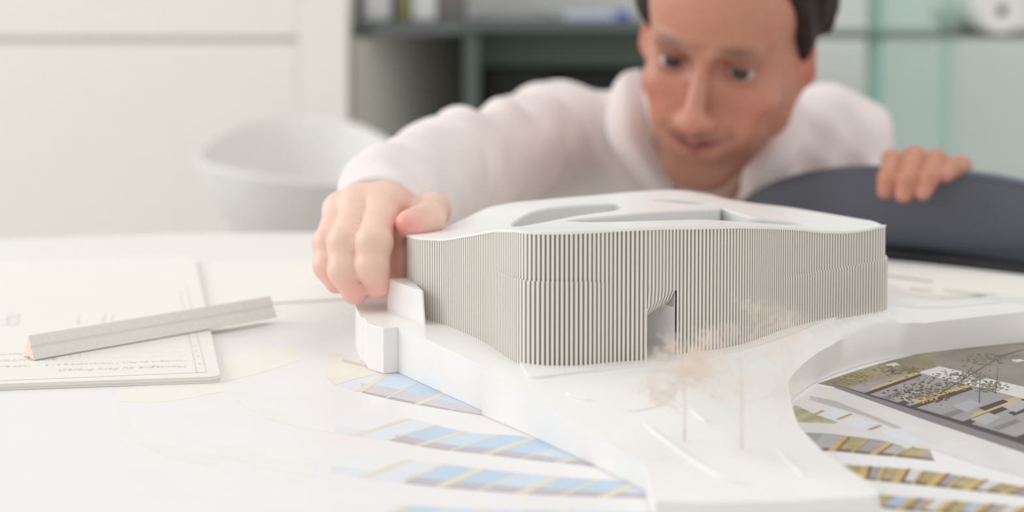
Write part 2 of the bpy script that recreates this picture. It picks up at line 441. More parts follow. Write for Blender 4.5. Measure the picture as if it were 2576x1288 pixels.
# ---- chairs -------------------------------------------------------
def shell(name, rows, m, parent, th=.008, nu=10):
    """surface through a grid of control points (rows of equal length), thickened"""
    R = [catmull(r, nu) for r in rows]; R = np.array(R); R2 = np.array([catmull(R[:, j], nu) for j in range(R.shape[1])])
    a, c = R2.shape[:2]; V = R2.reshape(-1, 3); Fc = [(i*c+j, i*c+j+1, (i+1)*c+j+1, (i+1)*c+j) for i in range(a-1) for j in range(c-1)]
    o = mk(name, V, Fc, m, parent, True)
    s = o.modifiers.new('thick', 'SOLIDIFY'); s.thickness = th; s.offset = 0
    return o
bc = empty('tub_chair', (.28, 1.13, -.74), 'black moulded chair gripped by the man, its curved back above the table edge', 'chair')
rim = [(1790, 600, 1.41), (1868, 515, 1.385), (1950, 466, 1.35), (2050, 437, 1.315), (2160, 425, 1.285), (2280, 428, 1.26), (2420, 436, 1.238), (2576, 462, 1.215), (2740, 520, 1.20)]
top = np.array([W(*r) for r in rim])
rows = []
for z_, sh_, sc in ((None, 0, 1.0), (-.03, .004, .99), (-.16, .0, .97), (-.27, -.03, .9), (-.31, -.12, .82), (-.32, -.26, .8), (-.315, -.40, .78)):
    if z_ is None: rows.append(top)
    else:
        q = top.copy(); m_ = q[:, :2].mean(0); q[:, :2] = m_+(q[:, :2]-m_)*sc+np.array([-.4, 1.0])*0+np.array([.40, .90])*sh_; q[:, 2] = z_; rows.append(q)
shell('back_shell', rows, M['shell_black'], bc, .007)
b = MB(); b.tube(catmull(top+np.array([0, 0, -.001]), 8), .0045, 10); b.build('rim', M['shell_black'], bc, True)
# arm/seat lip running just beyond the table edge
lip = catmull([G(2150, 640, -.0)+[0, .02, -.001], G(2220, 642, 0), G(2400, 660, 0), G(2576, 684, 0), G(2760, 712, 0)], 8)+np.array([.0, .018, -.004])
b = MB(); b.tube(lip, .0105, 12); b.build('armrest', M['black'], bc, True)
b = MB(); b.tube([(.26, 1.10, -.70), (.26, 1.10, -.325)], .03, 16)
b.build('pedestal', M['black'], bc, True)
for i in range(4):
    a = math.pi/4+i*math.pi/2; b = MB(); b.tube([(.26, 1.10, -.68), (.26+.24*math.cos(a), 1.10+.24*math.sin(a), -.725)], [.02, .013], 10); b.build('leg', M['black'], bc, True)

wy = 2.35
wc = empty('tub_chair', (X(760, wy), wy, -.74), 'white moulded tub chair blurred in front of the cream cabinet', 'chair')
rimL = [(1000, 440), (900, 462), (760, 456), (600, 432), (498, 396), (575, 330), (680, 297), (790, 291), (900, 312), (1000, 372)]
wd = [2.24, 2.17, 2.14, 2.17, 2.28, 2.42, 2.5, 2.52, 2.5, 2.42]
top = np.array([W(a, c, d) for (a, c), d in zip(rimL, wd)])
top = catmull(top, 6, True); top = np.vstack([top, top[:1]])
cc = top[:, :2].mean(0); rows = [top]
for z_, sc in ((-.10, .86), (-.15, .66), (-.185, .42), (-.20, .15)):
    q = top.copy(); q[:, :2] = cc+(q[:, :2]-cc)*sc; q[:, 2] = z_*1.0; rows.append(q)
R_ = np.array([catmull(np.array(rows)[:, j], 6) for j in range(len(top))]).transpose(1, 0, 2)
a_, c_ = R_.shape[:2]
o = mk('shell', R_.reshape(-1, 3), [(i*c_+j, i*c_+j+1, (i+1)*c_+j+1, (i+1)*c_+j) for i in range(a_-1) for j in range(c_-1)], M['shell_white'], wc, True)
s_ = o.modifiers.new('thick', 'SOLIDIFY'); s_.thickness = .008; s_.offset = 0
cz0 = float(R_[-1, :, 2].min())
b = MB(); b.prism([(cc[0]+.05*math.cos(i*.3927), cc[1]+.05*math.sin(i*.3927)) for i in range(16)], cz0-.02, cz0+.006); b.build('seat_base', M['shell_white'], wc)
for i in range(4):
    a = math.pi/4+i*math.pi/2
    b = MB(); b.tube([(cc[0]+.03*math.cos(a), cc[1]+.03*math.sin(a), cz0-.01), (cc[0]+.2*math.cos(a), cc[1]+.2*math.sin(a), -.735)], [.012, .009], 10)
    b.build('leg', M['shell_white'], wc, True)

# ================================================================== POSTERS AND PRINTS
PZ = .0012
def gp(p, z=PZ): q = G(p[0], p[1], z); return (q[0], q[1], q[2])
ps = empty('poster', (.05, .75, 0), 'large printed sheet with curved blue and yellow bands under the site model', 'poster')
b = MB(); b.prism([(-.42, .35), (.42, .35), (.60, .60), (.52, .93), (-.02, .99), (-.16, .98), (-.40, .80)], .0002, PZ); b.build('sheet', M['poster'], ps)
pm = {}
def pmat(key, rgb, var=0.0, scale=60):
    if key not in pm: pm[key] = mat('print_'+key, rgb, .45, .2, var, scale)
    return pm[key]
class Print:
    def __init__(s): s.b = MB(); s.m = []; s.layer = 0
    def poly(s, pts, m, raw=False, lift=None):
        if m not in s.m: s.m.append(m)
        s.layer += 1
        z = PZ + 8e-6*(1+(s.layer if lift is None else lift) % 40)
        v = [(*(p[:2] if raw else gp(p)[:2]), z) for p in pts]
        s.b.add(v, [tuple(range(len(v)))], s.m.index(m))
    def build(s, name, parent):
        o = mk(name, s.b.v, s.b.f, s.m, parent, False, s.b.mi)
        bm = bmesh.new(); bm.from_mesh(o.data)
        for f in bm.faces:
            if f.normal.z < 0: f.normal_flip()
        bm.to_mesh(o.data); bm.free()
        return o
def gcurve(pts, n=8): return catmull([gp(p) for p in pts], n)
def strip(pr, A, B, m, lift):
    """fill between two ground curves A and B (same count)"""
    for i in range(len(A)-1): pr.poly([A[i], A[i+1], B[i+1], B[i]], m, True, lift)
def band(pr, topc, botc, panes, shade, mull, n=26, dark=.78, slant=.10, width=.002, ends=(), edge=None, mdark=None):
    A, _ = resample(gcurve(topc), n*8+1); B, _ = resample(gcurve(botc), n*8+1)
    N = n*8; sl = int(slant*N)
    def at_(C_, x):
        x = min(max(x, 0.), float(N)); a = min(int(x), N-1); t = x-a; return C_[a]*(1-t)+C_[a+1]*t
    def P_(i, f): return at_(A, i)+(at_(B, i)-at_(A, i))*f
    rows_ = 5
    for k_ in range(-2, n+1):                                # leaning panes between the mullions
        m = ends[max(k_, 0)] if max(k_, 0) < len(ends) else panes[k_ % len(panes)]
        for f in range(rows_):
            f0, f1 = f/rows_*dark, (f+1)/rows_*dark
            for h_ in range(4):
                x0_, x1_ = k_*8+h_*2, k_*8+h_*2+2
                q4 = [x0_+sl*(1-f0), x1_+sl*(1-f0), x1_+sl*(1-f1), x0_+sl*(1-f1)]
                if max(q4) <= 0 or min(q4) >= N: continue
                pr.poly([P_(q4[0], f0), P_(q4[1], f0), P_(q4[2], f1), P_(q4[3], f1)], m, True, 1)
    for i in range(N):
        strip(pr, [P_(i, dark), P_(i+1, dark)], [P_(i, .93), P_(i+1, .93)], shade if i > 8*len(ends) else (ends[-1] if ends else shade), 2)
        strip(pr, [P_(i, .93), P_(i+1, .93)], [B[i], B[i+1]], (edge or shade) if i > 8*len(ends) else (ends[-1] if ends else shade), 2)
    for s in range(1, n):                                   # slanted mullions
        i0 = s*8; j = i0+sl
        if j > N: continue
        w = width*(2.0 if s % 2 else .8); a0, b0 = A[j], B[i0]; d = np.array([w, 0, 0])
        pr.poly([a0-d/2, a0+d/2, b0+d/2, b0-d/2], mull, True, 6)
        if mdark is not None: pr.poly([a0+d/2, a0+d*.9, b0+d*1.1, b0+d/2], mdark, True, 5)
c7 = lambda x, y: (1560+x/2.44, 760+y/2.44)
c6 = lambda x, y: (780+x/2.44, 760+y/2.44)
pr = Print()
blue = pmat('blue', (196, 216, 234), .04, 25); blue2 = pmat('blue_pale', (210, 225, 238), .03, 25)
blue0 = pmat('blue_faint', (226, 231, 235)); mauve = pmat('mauve', (216, 210, 214)); b_f = pmat('blue_haze', (226, 232, 238)); b_g = pmat('blue_haze_pale', (236, 237, 238)); medge = pmat('mauve_edge', (186, 180, 186)); yel = pmat('cream_yellow', (232, 224, 200))  # palest blues paint the cream haze into the left band ends
mauve2 = pmat('mauve_deep', (200, 193, 199)); faint = pmat('haze_cream', (242, 239, 231)); faint2 = pmat('haze_grey', (239, 237, 234))
beige = pmat('beige', (240, 235, 222), .03)
# first band, tucked under the left wall of the site model
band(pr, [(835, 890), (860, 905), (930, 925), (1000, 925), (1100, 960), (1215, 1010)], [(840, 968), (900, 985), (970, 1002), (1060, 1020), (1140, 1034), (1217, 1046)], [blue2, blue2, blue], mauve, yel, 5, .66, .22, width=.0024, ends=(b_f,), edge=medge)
pr.poly([(830, 885), (868, 893), (945, 925), (948, 940), (900, 952), (845, 968), (822, 950)], beige, lift=10)
pr.poly([(862, 903), (945, 925), (940, 931), (860, 910)], mauve, lift=11)
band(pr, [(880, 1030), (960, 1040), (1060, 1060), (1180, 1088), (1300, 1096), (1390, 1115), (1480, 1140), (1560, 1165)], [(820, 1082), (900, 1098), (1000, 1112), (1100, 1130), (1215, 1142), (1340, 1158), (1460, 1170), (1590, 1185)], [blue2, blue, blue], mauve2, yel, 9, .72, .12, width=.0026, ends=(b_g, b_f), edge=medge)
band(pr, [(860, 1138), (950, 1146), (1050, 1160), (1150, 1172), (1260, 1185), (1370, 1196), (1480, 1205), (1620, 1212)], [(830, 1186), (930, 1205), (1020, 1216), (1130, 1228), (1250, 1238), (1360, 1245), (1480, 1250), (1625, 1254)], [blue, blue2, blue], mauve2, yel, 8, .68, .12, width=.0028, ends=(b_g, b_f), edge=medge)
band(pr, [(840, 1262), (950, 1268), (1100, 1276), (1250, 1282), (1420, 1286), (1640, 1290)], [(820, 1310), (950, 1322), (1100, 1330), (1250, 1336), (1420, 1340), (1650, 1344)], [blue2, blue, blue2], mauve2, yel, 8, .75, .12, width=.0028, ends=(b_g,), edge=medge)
# fine dark line under each band
# outer ends of the bands, far left, haze painted into their pale colours
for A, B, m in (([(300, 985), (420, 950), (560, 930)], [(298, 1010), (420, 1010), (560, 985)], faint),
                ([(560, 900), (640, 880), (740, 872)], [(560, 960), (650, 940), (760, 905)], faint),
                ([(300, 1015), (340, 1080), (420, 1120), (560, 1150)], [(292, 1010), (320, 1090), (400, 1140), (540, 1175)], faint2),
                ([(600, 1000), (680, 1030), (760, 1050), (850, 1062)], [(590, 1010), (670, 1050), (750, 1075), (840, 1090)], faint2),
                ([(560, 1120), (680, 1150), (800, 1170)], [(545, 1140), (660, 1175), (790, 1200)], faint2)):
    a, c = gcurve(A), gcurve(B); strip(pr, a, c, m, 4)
# ---- right half: picture of the finished building
olive = pmat('olive_photo', (158, 148, 122), .28, 22); stone = pmat('stone_grey', (150, 142, 132), .12, 18)
dark = pmat('dark_beam', (74, 70, 70)); mgrey = pmat('mauve_beam', (138, 130, 136)); yellow = pmat('yellow_strip', (206, 178, 116), .1)
pane = pmat('pane_grey', (164, 160, 162), .08); offw = pmat('off_white', (222, 220, 220)); lines = pmat('pale_siding', (226, 223, 222), .03)
green = pmat('leaf_green', (176, 176, 140), .25, 120); brown = pmat('brown', (132, 112, 86), .2, 60); ochre = pmat('ochre_pane', (178, 164, 122), .25, 60)
def q(*pts): return [c7(*p) for p in pts]
pr.poly(q((1210, 500), (1300, 470), (1450, 420), (1650, 360), (1900, 305), (2150, 275), (2600, 235), (2600, 960), (1330, 525)), olive, lift=1)
pr.poly(q((1900, 330), (2150, 280), (2600, 240), (2600, 640), (2200, 500), (1960, 430)), stone, lift=2)
pr.poly(q((1400, 520), (1830, 430), (2130, 520), (2478, 590), (2600, 620), (2600, 900), (1500, 570)), pane, lift=3)
for a, c, w in (((1480, 565), (1840, 440), 1.0), ((1740, 650), (2150, 520), 1.3), ((2080, 742), (2480, 590), 1.6), ((2400, 840), (2640, 745), 1.8)):
    pr.poly(q(a, c, (c[0]+14*w, c[1]+12*w), (a[0]+40*w, a[1]+6*w)), dark, lift=6)
    pr.poly(q((a[0]+60*w, a[1]-38*w), (c[0]-20*w, c[1]-12*w), (c[0]+5, c[1]-1), (a[0]+40*w, a[1]-16*w)), yellow, lift=7)
for a in ((1560, 600), (1660, 632), (1900, 600), (1980, 690), (2200, 650), (2280, 770), (2380, 680)):
    pr.poly(q(a, (a[0]+150, a[1]-52), (a[0]+185, a[1]-38), (a[0]+40, a[1]+18)), dark if a[0] % 3 else mgrey, lift=8)
for a in ((1700, 585), (2040, 640), (2150, 720), (2340, 640)):
    pr.poly(q(a, (a[0]+110, a[1]-42), (a[0]+190, a[1]-14), (a[0]+90, a[1]+38)), pmat('pane_light', (180, 178, 182), .06), lift=9)
pr.poly(q((1310, 505), (1900, 690), (2600, 915), (2600, 968), (1900, 735), (1320, 528)), mgrey, lift=12)
pr.poly(q((1310, 505), (1900, 672), (2600, 880), (2600, 916), (1900, 692), (1330, 513)), dark, lift=13)
pr.poly(q((1830, 432), (1960, 395), (2110, 430), (2190, 458), (2140, 508), (2010, 480)), offw, lift=11)
pr.poly(q((2120, 505), (2250, 468), (2478, 520), (2600, 555), (2600, 640), (2478, 595)), offw, lift=11)
pr.poly(q((2400, 355), (2460, 350), (2490, 362), (2420, 372)), offw, lift=11)
pr.poly(q((1625, 385), (1690, 372), (1720, 385), (1660, 400)), offw, lift=11)
random.seed(3)
for (gx, gy, gw, gh, cnt, m) in ((1850, 560, 260, 75, 60, pmat('leaf_dark', (116, 110, 78), .2, 120)), (2080, 470, 220, 70, 50, pmat('leaf_mid', (138, 132, 106), .2, 120)), (1420, 455, 150, 45, 34, pmat('leaf_lime', (166, 158, 104), .2, 100)), (1720, 415, 200, 35, 30, pmat('leaf_mid', (140, 130, 96))), (2280, 520, 130, 40, 26, pmat('leaf_mid', (1, 1, 1))), (1900, 590, 130, 26, 14, yellow), (2260, 350, 240, 50, 24, pmat('leaf_mid', (1, 1, 1)))):
    for i in range(cnt*4):
        cx_, cy_ = gx+random.gauss(0, gw*.36), gy+random.gauss(0, gh*.40); s = random.uniform(2.5, 8)
        if cy_ < 290+(2478-cx_)*.09+ (max(0, 1700-cx_)*.18): continue
        ph = random.random()*6; pr.poly(q(*[(cx_+s*1.8*math.cos(ph+k*1.26)*random.uniform(.5, 1.3), cy_+s*.6*math.sin(ph+k*1.26)*random.uniform(.5, 1.3)) for k in range(5)]), m, lift=15+i % 20)
def branch(a, c, w=2.5):
    pr.poly(q(a, (a[0]+w*3, a[1]+w), (c[0]+w, c[1]+w*.5), c), pmat('branch', (112, 100, 92)), lift=36)
for a, c in (((1960, 560), (2340, 330)), ((2340, 330), (2478, 290)), ((2100, 470), (2160, 400)), ((2300, 560), (2320, 400)), ((2200, 620), (2210, 430))): branch(a, c)
pr.poly(q((1035, 640), (1090, 600), (1200, 520), (1320, 528), (1900, 735), (2600, 968), (2600, 1110), (2200, 1000), (1900, 900), (1600, 810), (1300, 752), (1040, 735)), lines, lift=14)
pr.poly(q((1170, 575), (1330, 610), (1730, 770), (1700, 785), (1500, 700), (1160, 600)), pmat('mauve_pale', (194, 188, 190)), lift=16)
pr.poly(q((1040, 650), (1080, 635), (1200, 690), (1340, 740), (1290, 752), (1150, 742), (1045, 738)), green, lift=17)
for pts in (((1215, 680), (1300, 655), (1395, 690), (1310, 730)), ((1370, 735), (1450, 705), (1560, 745), (1470, 790)), ((1590, 800), (1700, 775), (1860, 850), (1760, 905), (1640, 840))): pr.poly(q(*pts), pmat('box_white', (226, 228, 236)), lift=18)
for a in ((1150, 700), (1320, 720), (1500, 790)): pr.poly(q(a, (a[0]+90, a[1]-35), (a[0]+110, a[1]-30), (a[0]+25, a[1]+4)), ochre, lift=19)
pr.poly(q((1035, 735), (1300, 748), (1600, 800), (1800, 880), (1790, 900), (1600, 850), (1300, 812), (1070, 800)), offw, lift=20)
band(pr, [c7(1075, 800), c7(1300, 812), c7(1550, 838), c7(1750, 880), c7(1900, 905)], [c7(1170, 912), c7(1320, 916), c7(1520, 935), c7(1700, 950), c7(1930, 975)], [pmat('pane_mauve', (184, 178, 182), .08), ochre, pane], brown, yellow, 6, .82, .22, width=.0016, edge=dark, mdark=brown)
band(pr, [c7(1240, 982), c7(1420, 1000), c7(1700, 1018), c7(1950, 1045), c7(2200, 1085), c7(2560, 1150)], [c7(1380, 1065), c7(1500, 1088), c7(1700, 1110), c7(1950, 1135), c7(2200, 1162), c7(2560, 1200)], [ochre, pane, ochre, pmat('pane_pale', (214, 214, 216), .05)], brown, yellow, 11, .80, .12, width=.0019, edge=dark, mdark=brown)
band(pr, [c7(1590, 1180), c7(1750, 1195), c7(2000, 1215), c7(2250, 1235), c7(2600, 1262)], [c7(1600, 1260), c7(1750, 1280), c7(2000, 1300), c7(2250, 1310), c7(2600, 1330)], [pmat('pane_blue', (176, 198, 222)), pane, pmat('pane_pale', (1, 1, 1)), ochre], brown, yellow, 9, .80, .12, width=.0019, edge=dark, mdark=brown)
pr.build('printed_picture', ps)

# ---- other papers
b = MB(); b.prism([(-.62, 1.10), (-.28, 1.19), (-.12, 1.22), (-.10, 1.06), (-.34, .99), (-.62, .95)], .0002, .0012)
tag(b.build('paper_sheet', M['paper']), 'blank white sheet lying under the far side of the paper stack', 'paper')
b = MB()
b.prism([tuple(G(*p)[:2]) for p in ((2190, 668), (2300, 676), (2560, 700), (2760, 722), (2800, 790), (2500, 742), (2360, 748), (2220, 712))], .0002, .0010)
o = b.build('plan_sheet', M['paper']); tag(o, 'white plan sheet with faint drawing beyond the right corner of the model', 'paper')
b = MB()
for a, c, w in (((2225, 690), (2345, 706), 5), ((2290, 724), (2345, 729), 3), ((2375, 728), (2470, 740), 3), ((2440, 745), (2480, 740), 2)):
    p0, p1 = G(a[0], a[1], .0011), G(c[0], c[1], .0011); p2, p3 = G(c[0]+4, c[1]+w, .0011), G(a[0]-2, a[1]+w, .0011); b.add([p0, p1, p2, p3], [(0, 1, 2, 3)])
b.build('drawing', pmat('plan_ink', (196, 188, 182)), o)

# paper stack with title block
ST = .005
pk = empty('paper_stack', (-.4, 1.0, 0), 'stack of white plans with upside-down title text under the ruler', 'papers')
cA, cB = G(556, 947, ST), G(490, 646, ST)
eL = G(-60, 968, ST); d = (eL-cA); cA2 = cA+d/np.linalg.norm(d)*.34; cB2 = cB+(cA2-cA)*1.0
pc = [cA, cB, cB2, cA2]
b = MB()
for i in range(4):
    off = (i % 2)*.0005; z0 = .00135+i*.00092
    cs = [(p[0]-off, p[1]+off*.7) for p in pc]
    # rounded near-right corner
    a = np.array(cs[0]); u = np.array(cs[3])-a; u /= np.linalg.norm(u); v = np.array(cs[1])-a; v /= np.linalg.norm(v)
    cor = [tuple(a+u*.006), tuple(a+u*.0015+v*.0015), tuple(a+v*.006)]
    b.prism([cor[0], cor[1], cor[2], cs[1], cs[2], cs[3]][::-1], z0, z0+.0009)
b.build('sheets', M['paper'], pk)
ZT = ST+.00012
def text_mesh(txt, size, org, ux, uy, un, th=.0):
    cu = bpy.data.curves.new('t', 'FONT'); cu.body = txt; cu.size = size; cu.resolution_u = 3
    o = bpy.data.objects.new('t', cu); C.objects.link(o)
    dg = bpy.context.evaluated_depsgraph_get(); me = o.evaluated_get(dg).to_mesh()
    R = np.stack([ux, uy, un], 1); V = [np.array(org)+R@np.array(v.co) for v in me.vertices]; Fc = [tuple(p.vertices) for p in me.polygons]
    w = max([v.co.x for v in me.vertices] or [0])
    bpy.data.objects.remove(o); bpy.data.curves.remove(cu)
    return V, Fc, w
u = (cA2-cA)/np.linalg.norm(cA2-cA); v = -(cB-cA)/np.linalg.norm(cB-cA); v = np.cross(u, [0, 0, 1]); v = v if v[1] < 0 else -v
nz = np.array([0, 0, 1.])
tb_ = MB()
def put(txt, size, px, py, wid=None):
    o_ = G(px, py, ZT)
    V, Fc, w = text_mesh(txt, size, (0, 0, 0), u, v, nz)
    k = 1 if wid is None else wid/w
    V = [o_ + u*(np.dot(p, u)*k) + v*np.dot(p, v) for p in V]; tb_.add(V, Fc)
put('Montagne du Parc Project', .0085, 470, 918, .0745)
put('Montagne du Parc / Warandeberg 3 / 6  -  1000 Brussel', .0055, 470, 905, .118)
put('--- - ------  ---- -----', .0034, 470, 893, .044)
put('- ---  ----- --', .0028, 470, 883, .030)
put('--- --', .0028, 470, 872, .014)
put('BOUWTEAM', .0062, 146, 900, .042)
put('form', .0062, 60, 888, .016)
fl_ = MB()
def lineseg(a, c, w=.00035):
    p, r = G(a[0], a[1], ZT), G(c[0], c[1], ZT); d = r-p; d /= np.linalg.norm(d); s = np.array([-d[1], d[0], 0])*w
    fl_.add([p-s, r-s, r+s, p+s], [(0, 1, 2, 3)])
lineseg((-60, 960), (519, 936)); lineseg((519, 936), (486, 800)); lineseg((495, 937), (466, 800)); lineseg((486, 800), (470, 720)); lineseg((466, 800), (452, 730))
lineseg((200, 898), (208, 872)); lineseg((176, 898), (182, 874))
for a in ((500, 912), (496, 893), (492, 880), (489, 868)): lineseg(a, (a[0]+3, a[1]+4), .0006)
for a, c in (((0, 808), (50, 790)), ((0, 818), (45, 815)), ((18, 790), (22, 818)), ((50, 790), (45, 816)), ((190, 810), (205, 812)), ((255, 800), (258, 830)), ((285, 790), (278, 815)), ((200, 790), (196, 815)), ((265, 788), (262, 812))): lineseg(a, c, .0004)
tb_.build('title_text', M['ink'], pk); fl_.build('drawing_lines', M['ink'], pk)
b = MB(); p = [G(*a, ZT-.00004) for a in ((18, 789), (50, 790), (45, 818), (14, 817))]; b.add(p, [(0, 1, 2, 3)]); b.build('printed_block', pmat('block', (233, 229, 226)), pk)

# ---- triangular scale ruler
r0, r1 = G(88, 906, ST+.0006), G(697, 799, ST+.0006)
L = float(np.linalg.norm(r1-r0)); ux = (r1-r0)/L; back = np.array([-ux[1], ux[0], 0]); wf = .0163
ru = empty('scale_ruler', tuple(r0), 'pale grey triangular scale ruler lying across the paper stack', 'ruler')
face_v = back*.5+np.array([0, 0, .866]); face_n = np.cross(ux, face_v); face_n = face_n if face_n[1] < 0 else -face_n
# section: three edges with grooved middles
def sec():
    A = np.array([0, 0.]); B_ = np.array([wf, 0.]); T = np.array([wf/2, wf*.866]); out = []; ctr = (A+B_+T)/3
    for P, Q in ((A, T), (T, B_), (B_, A)):
        for t, dp in ((.03, 0), (.10, 0), (.43, 0.0002), (.47, .0009), (.53, .0009), (.57, .0002), (.90, 0), (.97, 0)):
            m = P+(Q-P)*t; nn = ctr-(P+Q)/2; nn = nn/np.linalg.norm(nn); out.append(m+nn*dp)
    return out
S = sec(); b = MB(); ns = len(S)
V = [r0+back*s[0]+np.array([0, 0, s[1]]) for s in S]+[r0+ux*L+back*s[0]+np.array([0, 0, s[1]]) for s in S]
b.add(V, [tuple(range(ns)), tuple(range(2*ns-1, ns-1, -1))]+[(i, (i+1) % ns, ns+(i+1) % ns, ns+i) for i in range(ns)], 0)
b.build('body', M['ruler'], ru)
mk_ = MB(); eps = face_n*.00012
def tick(t, v0, v1, w=.00012):
    a = r0+ux*t+eps; mk_.add([a-ux*w+face_v*v0, a+ux*w+face_v*v0, a+ux*w+face_v*v1, a-ux*w+face_v*v1], [(0, 1, 2, 3)])
t0 = .0125; st1 = .01
for i in range(0, 156):
    t = t0+i*st1/10; ln = .0052 if i % 10 == 0 else (.0032 if i % 5 == 0 else .0018)
    tick(t, wf*.97-ln, wf*.965)
def face_text(txt, size, t, v_, flip=False):
    sgn = -1 if flip else 1
    V, Fc, w = text_mesh(txt, size, r0+ux*t+face_v*v_+eps, ux*sgn, face_v*sgn, face_n); mk_.add(V, Fc)
for i in range(16): face_text(str(i), .0036, t0+i*st1+.0005, wf*.97-.0054)
face_text('1:100', .0032, .0035, wf*.97-.0056)
st2 = .0086; t9 = L-.0085
for i in range(0, 181):
    t = t9-i*st2/10
    if t < .009: break
    ln = .0048 if i % 10 == 0 else (.003 if i % 5 == 0 else .0017)
    tick(t, wf*.035, wf*.03+ln)
for i in range(19): face_text(str(i), .0034, t9-i*st2-.0004, wf*.03+.0052, True)
face_text('1:', .003, L-.001, wf*.03+.005, True)
mk_.build('scale_marks', M['mark'], ru)
b = MB()
for k in range(3):
    P = S[k*8]; Q_ = S[(k*8-1) % ns]
b.add([r0+back*s[0]*1+np.array([0, 0, s[1]])-ux*(.0004+.0*0) for s in S]+[r0+back*s[0]+np.array([0, 0, s[1]])-ux*.00005 for s in S],
      [tuple(range(ns)), tuple(range(2*ns-1, ns-1, -1))]+[(i, (i+1) % ns, ns+(i+1) % ns, ns+i) for i in range(ns)])
b.build('end_face', M['orange'], ru)

# ================================================================== ARCHITECTURAL MODEL
# -------- building outline in plan: front side seen by the camera, back side hidden
ZB = .030
fr_px = [(1040, 782), (1065, 795), (1130, 815), (1210, 850), (1270, 885), (1312, 908), (1345, 916), (1400, 919), (1470, 918), (1540, 912), (1620, 907), (1695, 894), (1800, 880), (1880, 862), (1960, 832), (2050, 808), (2150, 788), (2205, 778), (2219, 770)]
front = [G(a, c, ZB)[:2] for a, c in fr_px]
LC = np.array([-.0655, .903]); front = [LC]+front
backp = [(.2345, .915), (.225, .945), (.200, .99), (.178, 1.03), (.162, 1.05), (.140, 1.048), (.10, 1.022), (.05, .99), (.0, .957), (-.04, .930), (-.058, .917)]
outline = catmull(front+[np.array(p) for p in backp], 10, True)
OUT, PER = resample(outline, 1600, True)
top_f = [(1000, 588), (1030, 590), (1060, 597), (1120, 600), (1180, 590), (1250, 577), (1300, 577), (1350, 583), (1400, 583), (1480, 580), (1560, 575), (1650, 571), (1750, 570), (1850, 568), (1930, 570), (2000, 573), (2060, 580), (2120, 582), (2180, 575), (2217, 566), (2240, 562)]
top_b = [(1020, 589), (1030, 588), (1110, 578), (1170, 552), (1230, 522), (1300, 509), (1400, 500), (1500, 492), (1600, 483), (1680, 478), (1730, 480), (1790, 490), (1840, 505), (1910, 513), (1980, 521), (2100, 541), (2200, 558), (2217, 563), (2240, 564)]
def top_at(p, isback):
    x = 1288+F*p[0]/p[1]
    for _ in range(3):
        L_ = top_b if isback else top_f
        py = np.interp(x, [a for a, _ in L_], [c for _, c in L_]); z = z_at(p[0], p[1], py); x = proj((p[0], p[1], z))[0]
    return z
i0 = int(np.argmin(np.linalg.norm(OUT-LC, axis=1))); OUT = np.roll(OUT, -i0, 0)
iR = int(np.argmin(np.linalg.norm(OUT-np.array([.2345, .912]), axis=1)))
if iR < 20: OUT = OUT[::-1]; OUT = np.roll(OUT, 1, 0); iR = int(np.argmin(np.linalg.norm(OUT-np.array([.2345, .912]), axis=1)))
N0 = len(OUT)
ztop = np.array([top_at(OUT[i], i > iR) for i in range(N0)])
for _ in range(14): ztop = (np.roll(ztop, 1)+ztop*2+np.roll(ztop, -1))/4
# outward normals
tg = np.roll(OUT, -2, 0)-np.roll(OUT, 2, 0); nrm = np.stack([tg[:, 1], -tg[:, 0]], 1); nrm /= np.linalg.norm(nrm, axis=1)[:, None]
ctr = OUT.mean(0)
if (nrm*(OUT-ctr)).sum() < 0: nrm = -nrm
for _ in range(10): nrm = (np.roll(nrm, 1, 0)+nrm*2+np.roll(nrm, -1, 0))/4
nrm /= np.linalg.norm(nrm, axis=1)[:, None]
pxs = np.array([proj((OUT[i][0], OUT[i][1], .06))[0] for i in range(N0)])
arc = np.arange(N0)/N0*PER
def at(arr, s):
    x = (s/PER*N0) % N0; i = int(x); t = x-i; return arr[i]*(1-t)+arr[(i+1) % N0]*t
sF = arc[:iR]; pF = pxs[:iR]
def s_of_px(px): return float(np.interp(px, pF, sF))
bm_ = empty('building_model', (float(ctr[0]), float(ctr[1]), ZB), 'white building model with finely ribbed facade and undulating cut-out roof', 'architectural model')
sC = s_of_px(1370)
def seam_z(s):
    if s > sF[-1]: return .062
    px = float(np.interp(s, sF, pF)); return float(np.interp(px, [1030, 1240, 1330, 1480, 1700, 1950, 2100, 2220], [.070, .0745, .0752, .0752, .066, .0608, .0605, .0615]))
def lower_out(s):                                           # how far the lower tier stands proud
    if s > sF[-1]*1.12: return .0
    px = float(np.interp(s, sF, pF))
    a = .0016*max(0, 1-((px-1385)/150)**2); c_ = .0016*min(1, max(0, (px-1940)/260)); return a+c_
pitch = .00242; nr = int(PER/pitch); pitch = PER/nr
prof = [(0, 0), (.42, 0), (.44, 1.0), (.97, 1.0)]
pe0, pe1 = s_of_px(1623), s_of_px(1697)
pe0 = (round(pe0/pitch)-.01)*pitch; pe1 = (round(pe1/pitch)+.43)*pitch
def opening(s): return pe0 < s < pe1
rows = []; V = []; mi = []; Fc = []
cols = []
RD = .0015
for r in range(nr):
    for t, o_ in prof: cols.append(((r+t)*pitch, o_*RD))
